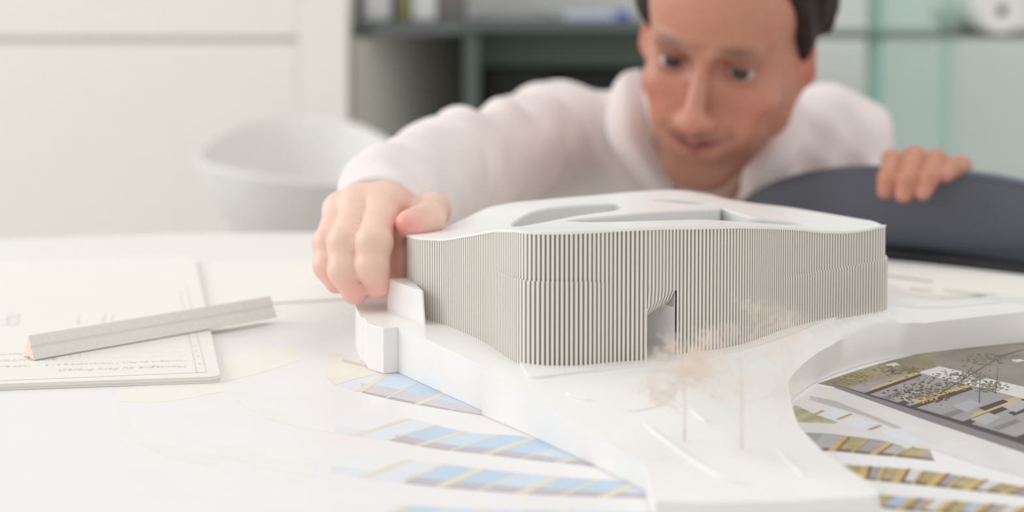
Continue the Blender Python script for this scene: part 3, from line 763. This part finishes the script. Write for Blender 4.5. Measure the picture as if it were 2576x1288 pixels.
def level_pts(s, off):
    p = at(OUT, s); n_ = at(nrm, s); zt = float(at(ztop, s)); zs_ = seam_z(s); e = lower_out(s)
    L_ = []
    if opening(s):
        f = (s-pe0)/(pe1-pe0)
        zo = .0485+.0075*f
        z4 = zo; q = p+n_*(off+e)
        bend = [(.0, -.012), (.002, -.0075), (.0055, -.0035), (.0100, -.0008)]
        for dz, dn in [(0, -.0125)]+bend[1:]: L_.append((*(q+n_*dn*1.0), z4+dz-.0))
    else:
        L_.append((*(p+n_*(off+e)), ZB-.0014)); 
        for k in range(1, 4): L_.append((*(p+n_*(off+e)), ZB+(zs_-ZB)*k/4))
    L_.append((*(p+n_*(off+e)), zs_-.0002)); L_.append((*(p+n_*off), zs_)); L_.append((*(p+n_*off), zt-.0008))
    return L_
for s, off in cols: V += level_pts(s, off)
nl = 7; nc = len(cols)
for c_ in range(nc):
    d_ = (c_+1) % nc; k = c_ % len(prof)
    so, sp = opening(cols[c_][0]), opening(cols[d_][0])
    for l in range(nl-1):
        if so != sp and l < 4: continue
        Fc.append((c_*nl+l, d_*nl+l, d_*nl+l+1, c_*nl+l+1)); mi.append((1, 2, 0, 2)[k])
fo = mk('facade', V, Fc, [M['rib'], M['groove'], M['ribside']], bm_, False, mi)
# entrance lining: recessed wall, jamb and soffit
b = MB()
pa, pb = at(OUT, pe0), at(OUT, pe1); na = at(nrm, (pe0+pe1)/2)
ia, ib = pa-na*.030, pb-na*.030
b.add([(*pb, ZB), (*ib, ZB), (*ib, .066), (*pb, .066)], [(0, 1, 2, 3)]); b.add([(*pa, ZB), (*ia, ZB), (*ia, .066), (*pa, .066)], [(0, 1, 2, 3)])
b.add([(*ia, ZB), (*ib, ZB), (*ib, .066), (*ia, .066)], [(0, 1, 2, 3)])
b.add([(*(pa-na*.012), .0489), (*(pb-na*.012), .0564), (*ib, .0564), (*ia, .0489)], [(0, 1, 2, 3)]); b.add([(*(pb-na*.001), .0564), (*(pb-na*.012), .0564), (*(pb-na*.012), .068), (*(pb-na*.001), .068)], [(0, 1, 2, 3)])
b.build('entrance', M['white_model'], bm_)
# roof
ctrl = [(OUT[i][0], OUT[i][1], ztop[i]) for i in range(0, N0, 16)]
zr = tps(ctrl, 1e-6)
def roof_pt(px, py):
    z = .09
    for _ in range(12):
        g = G(px, py, z); z = z*.4+zr(g[0], g[1])*.6
    return g
holeA_px = [(1284, 567), (1300, 552), (1330, 535), (1370, 524), (1430, 517), (1500, 513), (1550, 512), (1567, 518), (1550, 529), (1500, 536), (1440, 545), (1390, 555), (1330, 566), (1300, 570)]
holeB_px = [(1425, 556), (1500, 559), (1600, 557), (1700, 554), (1760, 552), (1840, 556), (1920, 561), (1990, 565), (2036, 563), (2000, 557), (1940, 551), (1890, 545), (1850, 533), (1815, 521), (1780, 511), (1740, 506), (1690, 503), (1640, 504),
            (1690, 509), (1750, 514), (1795, 516), (1808, 520), (1803, 525), (1740, 527), (1680, 530), (1620, 534), (1550, 541), (1490, 547), (1440, 552)]
def hp(L_, n_=5): return catmull([roof_pt(a, c)[:2] for a, c in L_], n_, True)
hA, hB = hp(holeA_px), hp(holeB_px)
RO = [tuple(OUT[i]+nrm[i]*(RD+.0004)) for i in range(0, N0, 4)]
def dist_hole(x, y): return min(np.min(np.hypot(hA[:, 0]-x, hA[:, 1]-y)), np.min(np.hypot(hB[:, 0]-x, hB[:, 1]-y)))
ro = slab('roof', RO, lambda x, y: zr(x, y), lambda x, y: zr(x, y)-.0014, M['white_model'], bm_, [[tuple(p) for p in hA], [tuple(p) for p in hB]], .006)
for hh, nm in ((hA, 'courtyard_wall'), (hB, 'courtyard_wall')):
    b = MB(); k = len(hh); V = [(*p, zr(*p)-.0012) for p in hh]+[(*p, .052) for p in hh]
    b.add(V, [(i, (i+1) % k, k+(i+1) % k, k+i) for i in range(k)]); o = b.build(nm, M['court'], bm_)
    m_ = o.modifiers.new('t', 'SOLIDIFY'); m_.thickness = .0008
    b = MB(); b.prism([tuple(p) for p in hh], .0505, .052); b.build('courtyard_floor', M['court'], bm_)

# -------- site base
sb = empty('site_model', (.08, .8, 0), 'glossy white terrain base with curved roads carrying the ribbed building', 'architectural model')
base_ctrl = [(*OUT[i], .0291) for i in range(0, N0, 50)]
for px, py, z in ((1005, 822, .0290), (1100, 880, .0280), (1215, 940, .0240), (1420, 1030, .0185), (1620, 1160, .0125), (1700, 1240, .0118), (2000, 1240, .0118), (2210, 1238, .0118), (2040, 1105, .0122), (1985, 1020, .0125), (1800, 1100, .0135), (1700, 1000, .0200), (1900, 950, .0170), (2576, 760, .0212), (2400, 760, .0225), (2240, 708, .027)):
    g = G(px, py, z); base_ctrl.append((g[0], g[1], z))
for (gx, gy), ry in (((1992, 1012), 960), ((2045, 972), 908), ((2130, 936), 866), ((2230, 909), 836), ((2400, 885), 806), ((2576, 867), 785), ((2760, 852), 768)):
    q_ = G(gx, gy); base_ctrl.append((q_[0], q_[1], z_at(q_[0], q_[1], ry)))
rimc = np.array([c for c in base_ctrl if c[2] < .0289]+[(.262, 1.0, .0285), (.21, 1.08, .0285), (.05, 1.03, .0285), (-.098, .94, .0288), (-.095, .87, .0288)])
OB = OUT[::12]
def zbase(x, y):
    db = float(np.min(np.hypot(OB[:, 0]-x, OB[:, 1]-y)))
    if inside(x, y, OB): db = 0.0
    db = max(0.0, db-.007)
    w = 1/(np.hypot(BO[:, 0]-x, BO[:, 1]-y)**2+.00003)**1.5; zr_ = float((w*BZ).sum()/w.sum())
    dr = float(np.min(np.hypot(BO[:, 0]-x, BO[:, 1]-y))) 
    t = db/(db+dr+.004) if db > 0 else 0.0
    t = t*t*(3-2*t)*.5+t*.5
    return .0291*(1-t)+zr_*t
BO = None
def pl(L_): return [G(*a)[:2] for a in L_]
wall1 = pl([(1002, 943), (1100, 988), (1212, 1039)]); wall2 = pl([(1213, 1050), (1330, 1100), (1480, 1170), (1600, 1230), (1622, 1241)])
fr1 = pl([(1650, 1262, .0118), (1750, 1268, .0118), (2000, 1262, .0118), (2200, 1250, .0118)])
rc = catmull([G(2212, 1238, .0118)[:2]]+pl([(2170, 1205, .0118), (2090, 1152, .0122), (2040, 1107, .0122), (2005, 1062, .0125)])+pl([(1984, 1040), (1992, 1012), (2045, 972), (2130, 936), (2230, 909), (2400, 885), (2576, 867), (2760, 852)]), 5)
far = pl([(2790, 800, .021), (2650, 778, .021), (2560, 752, .0212), (2528, 745, .0212), (2450, 751, .0215), (2380, 757, .022), (2310, 738, .024), (2240, 707, .0275)])+[np.array(p) for p in ((.262, 1.00), (.21, 1.08), (.15, 1.09), (.05, 1.03), (-.05, .975), (-.098, .94), (-.100, .90), (-.093, .868))]
base_out = [tuple(p) for p in list(wall1)+list(wall2)+list(fr1)+list(rc)+list(far)]
BO, _ = resample(np.array(base_out), 500, True)
ii = []
for c in rimc:
    d_ = np.hypot(BO[:, 0]-c[0], BO[:, 1]-c[1]); k = int(np.argmin(d_))
    if d_[k] < .012: ii.append((k, c[2]))
ii.sort(); kk = np.array([a for a, _ in ii], float); kz = np.array([a for _, a in ii])
BZ = np.interp(np.arange(500), kk, kz, period=500)
for _ in range(60): BZ = (np.roll(BZ, 1)+2*BZ+np.roll(BZ, -1))/4
# small end block and side wall
blk = pl([(927, 934), (965, 946), (1001, 943)]); bd = np.array([-.012, .045])
b = MB(); b.prism([tuple(blk[0]), tuple(blk[1]), tuple(blk[2]), tuple(blk[2]+bd), tuple(blk[0]+bd*.8)], .0014, .0288); bevel(b.build('end_block', M['white_model'], sb), .0003)
A_ = G(974, 702, .049)[:2]; B2 = G(1060, 732, .049)[:2]
inn = np.array([.010, .004])
zA = .049
V = [(*A_, .026), (*A_, zA), (*B2, zA), (*(B2+(B2-A_)*.08), .028), (*(A_+inn*1.3), .026), (*(A_+inn*1.3), zA), (*(B2+inn*.12), zA), (*(B2+(B2-A_)*.08+inn*.10), .028)]
b = MB(); b.add(V, [(0, 1, 2, 3), (4, 7, 6, 5), (0, 4, 5, 1), (1, 5, 6, 2), (2, 6, 7, 3), (0, 3, 7, 4)]); bevel(b.build('side_wall', M['white_model'], sb), .0003)
# upper plate under the building
pl_px = [(1130, 795, .0302), (1200, 830, .0302), (1270, 870, .0302), (1305, 900, .0302), (1318, 926, .0300), (1354, 938, .0298), (1480, 932, .0298), (1560, 926, .0295), (1695, 915, .0290), (1814, 897, .0285), (1908, 878, .0275), (2011, 845, .0265), (2134, 809, .0255), (2257, 785, .0245), (2400, 774, .0235), (2520, 765, .0225)]
pp = [G(*a)[:2] for a in pl_px]; pp = list(catmull(pp, 5))
plo = [tuple(p) for p in pp]+[tuple(G(2490, 752, .023)[:2]), tuple(G(2380, 762, .024)[:2]), tuple(G(2300, 742, .026)[:2]), (.25, 1.0), (.20, 1.065), (.15, 1.075), (.03, 1.0), (-.05, .955), (-.072, .915)]
slab('terrain', base_out, zbase, lambda x, y: .0014, M['white_model'], sb, (), .006, True, list(resample(np.array(plo), 300, True)[0]))
slab('plateau', plo, lambda x, y: zbase(x, y)+.0015, lambda x, y: zbase(x, y)-.0015, M['white_model'], sb, (), .006)
def curb(L_, r=.0009):
    P_ = catmull([G(a, c, .02) for a, c in L_], 6)
    out = []
    for (a, c) in L_:
        z = .02
        for _ in range(8): g = G(a, c, z); z = zbase(g[0], g[1])
        out.append((g[0], g[1], z+.0002))
    b = MB(); P_ = catmull(out, 6); k = len(P_); b.tube(P_, [r*min(1, .25+i/(k*.2), .25+(k-1-i)/(k*.2)) for i in range(k)], 8); b.build('road_curb', M['white_model'], sb, True)
curb([c7(140, 735), c7(210, 800), c7(330, 890), c7(470, 990), c7(620, 1075), c7(800, 1130)], .0011)
curb([c7(435, 655), c7(470, 695), c7(530, 738)], .001)
curb([c6(1565, 505), c6(1640, 560), c6(1720, 600)], .001)
curb([c7(0, 662), c7(100, 668), c7(220, 640), c7(300, 590), c7(350, 520)], .0006)
curb([c7(960, 900), c7(1050, 1000), c7(1130, 1075)], .0008)

# -------- dried-sprig trees
def tree(px, py, ht, spread, seed, label, lean=0):
    random.seed(seed)
    z = .015
    for _ in range(8): g = G(px, py, z); z = zbase(g[0], g[1])
    t = empty('model_tree', tuple(g), label, 'model tree', 'dried sprig trees on the site model')
    tb2 = MB(); tw = MB(); base = np.array([g[0], g[1], z-.0005])
    tip = base+np.array([lean, .0, ht*.62]); mid = (base+tip)/2+np.array([.0006, 0, 0])
    tb2.tube([base, mid, tip], [.00042, .0003, .00018], 6)
    tb2.build('stem', M['twig'], t, True)
    def grow(p, d, l, r, dep):
        e = p+d*l
        m = (p+e)/2+np.array([random.gauss(0, 1) for _ in range(3)])*l*.07
        tw.tube([p, m, e], [r, r*.8, r*.6], 4)
        if dep == 0:
            for _ in range(3):
                c_ = e+np.array([random.gauss(0, 1) for _ in range(3)])*.0011; s = random.uniform(.0002, .00045)
                tw.add([c_+np.array(v)*s for v in ((1,0,0),(-1,0,0),(0,1,0),(0,-1,0),(0,0,1),(0,0,-1))], [(0,2,4),(2,1,4),(1,3,4),(3,0,4),(2,0,5),(1,2,5),(3,1,5),(0,3,5)])
            return
        for _ in range(4):
            nd = d+np.array([random.gauss(0, .62), random.gauss(0, .62), random.gauss(.12, .45)]); nd /= np.linalg.norm(nd); grow(p+(e-p)*random.uniform(.5, 1), nd, l*random.uniform(.55, .85), r*.65, dep-1)
    for i in range(7):
        f = .35+.65*i/6; p = base+(tip-base)*f; a = random.random()*6.28
        d = np.array([math.cos(a)*spread, math.sin(a)*spread, random.uniform(.35, .9)]); d /= np.linalg.norm(d); grow(p, d, ht*.21, .00016, 3)
    tw.build('twigs', M['twig'], t)
tree(1722, 1110, .058, 1.0, 5, 'shorter dried sprig tree, left of the pair before the building', -.001)
tree(1866, 1128, .076, 1.0, 9, 'taller dried sprig tree, right of the pair before the building', -.0015)

# ================================================================== PERSON
pe = empty('person', (.2, 1.6, -.74), 'man in a white shirt crouching behind the table, peering at the model', 'person')
def rot(a, b_, c):
    ca, sa = math.cos(a), math.sin(a); cb_, sb_ = math.cos(b_), math.sin(b_); cc_, sc = math.cos(c), math.sin(c)
    return np.array([[ca, -sa, 0], [sa, ca, 0], [0, 0, 1]])@np.array([[cc_, 0, sc], [0, 1, 0], [-sc, 0, cc_]])@np.array([[1, 0, 0], [0, cb_, -sb_], [0, sb_, cb_]])
HR = rot(math.radians(-21), math.radians(17), math.radians(9)); HT = np.array([.2035, 1.345, .186]); HS = 1.0
def hl(P): return ((P-HT)@HR)/HS                            # world -> head
def hw(p): return HR@(np.array(p)*HS)+HT
def head(P):
    p = hl(P)
    d = ell(p, (0, .012, .045), (.075, .095, .083))
    d = smin(d, ell(p, (0, -.040, .045), (.062, .045, .052)), .02)
    d = smin(d, ell(p, (0, -.038, -.02), (.062, .047, .062)), .025)
    d = smin(d, ell(p, (0, -.044, -.072), (.044, .042, .045)), .025)
    for s in (-1, 1):
        d = smin(d, ell(p, (s*.043, -.060, -.030), (.020, .018, .017)), .015)
        d = smin(d, ell(p, (s*.030, -.066, -.058), (.020, .019, .022)), .015)
        d = smin(d, cone(p, (s*.050, -.006, -.068), (s*.018, -.076, -.105), .014, .013), .018)
        d = smin(d, cone(p, (s*.013, -.0835, .0155), (s*.044, -.0745, .0175), .0092, .0076), .008)
        d = smin(d, ell(p, (s*.0125, -.098, -.046), (.0078, .010, .0075)), .006)
        # ears
        ec = np.array([s*.0765, .014, -.004]); Re = rot(s*.5, -.15, 0)
        e = ell(p, ec, (.008, .018, .031), Re); e = smax(e, -ell(p, ec+np.array([s*.008, -.004, .003]), (.007, .011, .020), Re), .004)
        d = smin(d, e, .006)
    for s in (-1, 1):
        d = smin(d, ell(p, (s*.050, .000, -.020), (.023, .042, .046)), .015)
        d = smin(d, cone(p, (s*.060, .004, -.02), (s*.050, -.004, -.070), .014, .013), .015)
    d = smin(d, ell(p, (0, -.081, -.107), (.019, .0135, .0135)), .014)
    d = smin(d, ell(p, (0, -.082, -.071), (.027, .013, .020)), .014)
    nose = cone(p, (0, -.083, .008), (0, -.107, -.040), .0066, .0098); nose = smin(nose, ell(p, (0, -.1100, -.0425), (.0115, .0105, .0095)), .007)
    d = smin(d, nose, .010)
    for s in (-1, 1):
        d = smax(d, -ell(p, (s*.032, -.0875, -.001), (.0185, .0140, .0115)), .009)        # eye sockets
        d = smax(d, -ell(p, (s*.0175, -.090, .003), (.007, .011, .010)), .008)
        d = smin(d, ell(p, (s*.032, -.0748, .0070), (.0162, .0088, .0046)), .003)          # upper lid
        d = smin(d, ell(p, (s*.032, -.0742, -.0080), (.0155, .0082, .0040)), .003)         # lower lid
        d = smax(d, -ell(p, (s*.006, -.108, -.0525), (.0032, .004, .003)), .002)
        d = smin(d, cone(p, (0, -.0935, -.0670), (s*.0275, -.0815, -.0605), .0036, .0018), .003)
        d = smin(d, cone(p, (0, -.0930, -.0765), (s*.0235, -.0835, -.0655), .0044, .0020), .003)
    d = smax(d, -np.minimum(cone(p, (0, -.0965, -.0722), (-.028, -.0830, -.0625), .0013, .0013), cone(p, (0, -.0965, -.0722), (.028, -.0830, -.0625), .0013, .0013))+np.abs(p[:, 0])*.05, .0015)
    return d
# joints
S1 = W(1400, 350, 1.54); E1 = W(1125, 440, 1.25); R1 = W(968, 570, .985)
S2 = W(2085, 370, 1.55); E2 = W(2190, 650, 1.62); R2 = W(2290, 500, 1.37)
NB = W(1775, 350, 1.50); CH = np.array([.20, 1.68, -.10]); PV = np.array([.16, 1.78, -.50])
NS = hw((0, .035, -.07))
fl = [  # left-side hand (over the model): chains from knuckle to tip
 ([W(985, 512, .945), W(1012, 590, .935), W(1012, 640, .922), W(1006, 684, .918)], [.0105, .0100, .0095, .0085]),
 ([W(968, 508, .935), W(940, 612, .893), W(936, 672, .888), W(948, 717, .893)], [.0112, .0112, .0102, .0088]),
 ([W(905, 512, .94), W(868, 610, .900), W(866, 680, .893), W(893, 733, .893)], [.0108, .0105, .0098, .0085]),
 ([W(856, 528, .95), W(826, 610, .915), W(824, 668, .908), W(848, 708, .905)], [.0100, .0094, .0088, .0078])]
th1 = ([W(1040, 520, 1.00), W(1086, 530, .955), W(1078, 548, .930), W(1030, 563, .905)], [.013, .0120, .0108, .0092])
fr = [([W(2240, 450, 1.33), W(2246, 404, 1.258), W(2234, 450, 1.232), W(2227, 480, 1.232)], [.0100, .0092, .0086, .0074]),
      ([W(2292, 446, 1.33), W(2300, 396, 1.250), W(2284, 450, 1.222), W(2273, 488, 1.222)], [.0104, .0096, .0088, .0078]),
      ([W(2340, 448, 1.33), W(2356, 404, 1.246), W(2337, 447, 1.220), W(2321, 482, 1.218)], [.0102, .0094, .0086, .0076]),
      ([W(2378, 455, 1.325), W(2416, 418, 1.255), W(2400, 422, 1.238), W(2377, 440, 1.226)], [.0092, .0088, .0082, .0070])]
th2 = ([W(2230, 500, 1.34), W(2200, 490, 1.305), W(2190, 470, 1.295)], [.012, .0105, .009])
def hand(P, wrist, fing, thumb, wr):
    palm = None
    for pts, rad in fing:
        x = cone(P, wrist, pts[0], wr, rad[0]+.0015); palm = x if palm is None else smin(palm, x, .012)
    d = palm
    for pts, rad in fing+[thumb]: d = np.minimum(d, smin(palm, chain(P, pts, rad, .004), .006))
    for pts, rad in fing:                                   # knuckles
        d = smin(d, ell(P, pts[1], (rad[1]*1.06,)*3), .002)
    return d
def near(P, lo, hi, fn, pad=.03):
    m = ((P > np.array(lo)-pad) & (P < np.array(hi)+pad)).all(1); c_ = (np.array(lo)+hi)/2; hfs = (np.array(hi)-lo)/2
    d = np.linalg.norm(np.maximum(np.abs(P-c_)-hfs, 0), axis=1)+.0
    if m.any(): d = d.copy(); d[m] = fn(P[m])
    return d
def bb(fing, thumb, wrist):
    A = np.array([p for pts, r in fing+[thumb] for p in pts]+[wrist]); return A.min(0)-.015, A.max(0)+.015
b1 = bb(fl, th1, R1); b2 = bb(fr, th2, R2)
hlo, hhi = HT-.135, HT+.15
def body(P):
    d = near(P, hlo, hhi, head)
    d = smin(d, cone(P, NS, NB+np.array([0, .01, -.02]), .050, .056), .02)
    d = smin(d, chain(P, [S1, NB+[0, .03, -.04], S2], [.040, .05, .040]), .03)
    d = smin(d, chain(P, [NB+[0, .03, -.03], CH, PV], [.07, .105, .11], .03), .04)
    d = smin(d, chain(P, [S1, E1, R1], [.044, .036, .024], .01), .02)
    d = smin(d, chain(P, [S2, E2, R2], [.044, .036, .024], .01), .02)
    d = smin(d, near(P, *b1, lambda Q_: hand(Q_, R1, fl, th1, .024)), .004)
    d = smin(d, near(P, *b2, lambda Q_: hand(Q_, R2, fr, th2, .021)), .004)
    return d
# coarse trunk and limbs, fine head and hands come out of the same surface
VP, Q = isosurf(body, (-.22, .84, -.62), (.52, 1.92, .36), .0026)
bo = mk('body', VP, Q, M['skin'], pe, True)
p = hl(VP)
skin = np.array(lin((240, 204, 186))); col = np.tile(skin, (len(VP), 1))  # pale base: bright light painted into the hand over the model
def blend(mask, c, amt):
    global col
    a = np.clip(mask, 0, 1)[:, None]*amt; col = col*(1-a)+np.array(lin(c))*a
def g3(c, s): return np.exp(-(((p-np.array(c))/np.array(s))**2).sum(1))
inh = (np.abs(p) < .16).all(1)
fm = inh.astype(float)
blend(fm, (196, 134, 110), .95)
for s in (-1, 1):
    blend(fm*g3((s*.042, -.07, -.04), (.02, .03, .02)), (196, 112, 92), .4)
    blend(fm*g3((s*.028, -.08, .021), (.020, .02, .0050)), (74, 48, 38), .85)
    blend(fm*g3((s*.030, -.08, .004), (.019, .02, .012)), (108, 62, 50), .8)  # shadow of the eye sockets painted into the skin
    blend(fm*g3((s*.08, .01, -.01), (.02, .03, .04)), (214, 128, 112), .7)
    blend(fm*g3((s*.031, -.08, -.0585), (.005, .02, .006)), (128, 76, 62), .6)  # shade at the mouth corners, painted in
    blend(fm*(np.clip(1-np.abs(((p[:, 0])**2/.024**2+(p[:, 2]+.073-np.abs(p[:, 0])*.34)**2/.0058**2))+.6, 0, 1))*(p[:, 1] < -.08), (152, 84, 82), .8)
blend(fm*g3((0, -.1, -.060), (.024, .02, .006)), (112, 74, 62), .6)  # upper-lip stubble, with the shadow there painted in too
blend(fm*g3((0, -.11, -.042), (.014, .02, .014)), (212, 142, 122), .5)
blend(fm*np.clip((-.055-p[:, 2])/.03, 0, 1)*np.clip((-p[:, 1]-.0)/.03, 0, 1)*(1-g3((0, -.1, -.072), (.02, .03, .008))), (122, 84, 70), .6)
def tipc(pt, r, c, amt):
    global col
    a = np.exp(-(((VP-pt)**2).sum(1))/(r*r))[:, None]*amt; col = col*(1-a)+np.array(lin(c))*a
for pts, rad in fl+[th1]: tipc(pts[-1], .013, (240, 176, 166), .8)
for pts, rad in fr+[th2]:
    for q_ in pts: tipc(q_, .022, (198, 136, 110), .9)
    tipc(pts[-1]+np.array([0, -.008, -.002]), .0085, (216, 156, 150), .9)
tipc(th1[0][-1]+np.array([-.003, -.008, -.001]), .009, (240, 160, 150), .8)
ca = bo.data.color_attributes.new('pigment_and_light', 'FLOAT_COLOR', 'POINT')  # skin pigment together with the painted light and shade
ca.data.foreach_set('color', np.c_[col, np.ones(len(col))].astype(np.float32).ravel())
# eyes
for s in (-1, 1):
    b = MB(); c_ = hw((s*.032, -.0695, -.001)); r = .0120; V = []; Fc = []; mi = []
    look = HR@np.array([.18, -1, -.02]); look = np.array([0, 0, H])*.0+ (np.array([.04, .76, .09])-c_); look /= np.linalg.norm(look)
    a1 = np.cross(look, [0, 0, 1.]); a1 /= np.linalg.norm(a1); a2 = np.cross(a1, look)
    nlat, nlon = 18, 24
    for i in range(nlat+1):
        th_ = math.pi*i/nlat
        for j in range(nlon):
            ph = 2*math.pi*j/nlon; V.append(c_+r*(look*math.cos(th_)+(a1*math.cos(ph)+a2*math.sin(ph))*math.sin(th_)))
    for i in range(nlat):
        for j in range(nlon): Fc.append((i*nlon+j, i*nlon+(j+1) % nlon, (i+1)*nlon+(j+1) % nlon, (i+1)*nlon+j)); mi.append(1 if i < 4 else 0)
    mk('eye', V, Fc, [M['eyewhite'], M['iris']], pe, True, mi)
# hair
def hairf(P):
    p = hl(P)
    d = ell(p, (0, .020, .050), (.093, .106, .097))
    wv = .0030*np.sin(p[:, 0]*150+p[:, 2]*60+2*np.sin(p[:, 1]*50))+.0022*np.sin(p[:, 1]*260+p[:, 2]*90)*np.sin(p[:, 0]*120)
    d = d+wv
    face = ell(p, (0, -.088, -.022), (.102, .088, .0915)); d = smax(d, -face, .006)
    d = smax(d, -.014-.5*p[:, 2]-p[:, 1], .006)
    low = -(p[:, 2]+.032+np.maximum(0, p[:, 1]-.02)*.9); d = smax(d, low, .008)     # trim below ear level, lower at the nape
    earcut = ell(p, (.082, .014, -.022), (.02, .018, .03)); d = smax(d, -earcut, .004); d = smax(d, -ell(p, (-.082, .014, -.022), (.02, .018, .03)), .004)
    return d
VP2, Q2 = isosurf(hairf, HT-.15, HT+.17, .003)
mk('hair', VP2, Q2, M['hair'], pe, True)
# shirt
def shirtf(P):
    P0 = P
    d = chain(P, [S1, NB+[0, .015, -.030], S2], [.055, .066, .056], .02)
    d = smin(d, chain(P, [NB+[0, .03, -.04], CH, PV], [.088, .135, .14], .03), .06)
    d = smin(d, cone(P, S1, E1, .058, .045), .03)
    d = smin(d, cone(P, E1, R1+(R1-E1)*.16, .046, .0385), .03)
    d = smin(d, cone(P, S2, E2, .060, .050), .04); d = smin(d, cone(P, E2, R2, .048, .036), .03)
    d = smin(d, ell(P, W(1165, 345, 1.27), (.027, .035, .027)), .008)      # bunched cloth at the upper arm
    d = smin(d, ell(P, W(1262, 315, 1.36), (.027, .035, .029)), .010)
    d = smin(d, cone(P, W(960, 455, 1.03), W(1110, 400, 1.16), .022, .026), .03)
    # folds
    ax = (S1-E1)/np.linalg.norm(S1-E1); t = (P-E1)@ax
    wob = np.sin(P[:, 0]*31+P[:, 2]*23+.7)+np.sin(P[:, 1]*27-P[:, 2]*37+2.1)
    amp = .5+.5*np.sin(P[:, 0]*19-P[:, 1]*13+P[:, 2]*11)
    d = d+.0042*amp*np.sin(t*62+P[:, 2]*48+1.3*wob)*np.exp(-np.maximum(0, np.abs(t-.12)-.12)**2/.004)
    d = d+.0036*amp*np.sin((P[:, 0]*1.2-P[:, 2]*.7+P[:, 1]*.2)*74+1.6*wob)*np.clip((P[:, 0]-.06)/.08, 0, 1)
    d = d+.0016*np.sin(P[:, 0]*97+P[:, 1]*71+wob)*np.sin(P[:, 2]*83+P[:, 1]*37)
    # cuffs: cut flat and hollowed
    for (e, r, ext, ri) in ((E1, R1, .026, .0345), (E2, R2, -.02, .030)):
        dr = (r-e)/np.linalg.norm(r-e); c_ = r+dr*ext; m = np.linalg.norm(P-r, axis=1) < .09
        pl_ = (P-c_)@dr
        d = np.where(m, smax(d, pl_, .003), d)
        d = np.where(m, smax(d, -cone(P, c_-dr*.05, c_+dr*.03, ri-.004, ri), .002), d)
    # open neck
    d = smax(d, -cone(P, NS+[.0, -.01, .02], NB+[.0, -.015, -.018], .062, .058), .008)
    v0 = W(1775, 470, 1.42)
    d = smax(d, -ell(P, v0, (.034, .10, .060)), .006)
    return d
VP3, Q3 = isosurf(shirtf, (-.26, .90, -.68), (.56, 1.96, .30), .0040)
so = mk('shirt', VP3, Q3, M['shirt'], pe, True)
# collar wings and button band
def wing(rows):
    o = shell('collar', [np.array([W(*q_) for q_ in r]) for r in rows], M['shirt'], pe, .0022, 6)
    o.parent = so; o.matrix_basis = root_of(so).inverted() @ Matrix.Translation(root_of(pe).translation) @ o.matrix_basis
    return o
wing([[(1612, 175, 1.47), (1618, 250, 1.43), (1640, 350, 1.40), (1682, 440, 1.385), (1700, 500, 1.39)],
      [(1570, 185, 1.46), (1572, 260, 1.42), (1585, 350, 1.385), (1625, 420, 1.375), (1672, 492, 1.385)],
      [(1545, 215, 1.455), (1528, 280, 1.42), (1532, 350, 1.39), (1580, 420, 1.385), (1645, 500, 1.40)]])
wing([[(1950, 215, 1.47), (1925, 290, 1.43), (1890, 370, 1.40), (1868, 440, 1.39), (1862, 520, 1.40)],
      [(1985, 228, 1.46), (1975, 300, 1.42), (1945, 380, 1.385), (1912, 450, 1.38), (1880, 525, 1.39)],
      [(2010, 250, 1.455), (2020, 330, 1.42), (1995, 410, 1.39), (1945, 470, 1.39), (1900, 530, 1.40)]])

# ================================================================== LIGHT
wd_ = bpy.data.worlds.new('world'); bpy.context.scene.world = wd_; wd_.use_nodes = True
bg = wd_.node_tree.nodes['Background']; bg.inputs['Color'].default_value = (1.0, .985, .965, 1); bg.inputs['Strength'].default_value = .80
def area(name, loc, target, size, power, color=(1, 1, 1), sy=None):
    l = bpy.data.lights.new(name, 'AREA'); l.energy = power; l.size = size; l.color = color
    if sy: l.shape = 'RECTANGLE'; l.size_y = sy
    o = bpy.data.objects.new(name, l); C.objects.link(o); o.location = loc
    o.rotation_euler = (Vector(target)-Vector(loc)).to_track_quat('-Z', 'Y').to_euler(); return o
area('window_light', (-3.6, 2.3, 1.7), (.2, 1.2, 0), 2.4, 34, (.93, .97, 1), 1.8)
area('window_light', (-2.4, .9, 1.1), (.2, 1.2, .1), 1.0, 17, (.97, .985, 1), 1.2)
area('added_top_fill', (.5, 1.0, 2.3), (.3, .9, 0), 1.2, 9, (1, .98, .95))  # unseen overhead lamp, added to light the top surfaces evenly

# ================================================================== CAMERA
cam = bpy.data.cameras.new('camera'); co = bpy.data.objects.new('camera', cam); C.objects.link(co)
cam.sensor_width = 36; cam.lens = F*36/2576; cam.clip_start = .01; cam.clip_end = 50
co.location = (0, 0, H); co.rotation_euler = (math.pi/2-TH, 0, 0)
cam.shift_y = -(644-CY)/2576
cam.dof.use_dof = True; cam.dof.focus_distance = .815; cam.dof.aperture_fstop = 3.9; cam.dof.aperture_blades = 0
bpy.context.scene.camera = co
vs_ = bpy.context.scene.view_settings
vs_.view_transform = 'Standard'; vs_.look = 'None'; vs_.exposure = -0.05; vs_.gamma = 1; vs_.use_curve_mapping = False
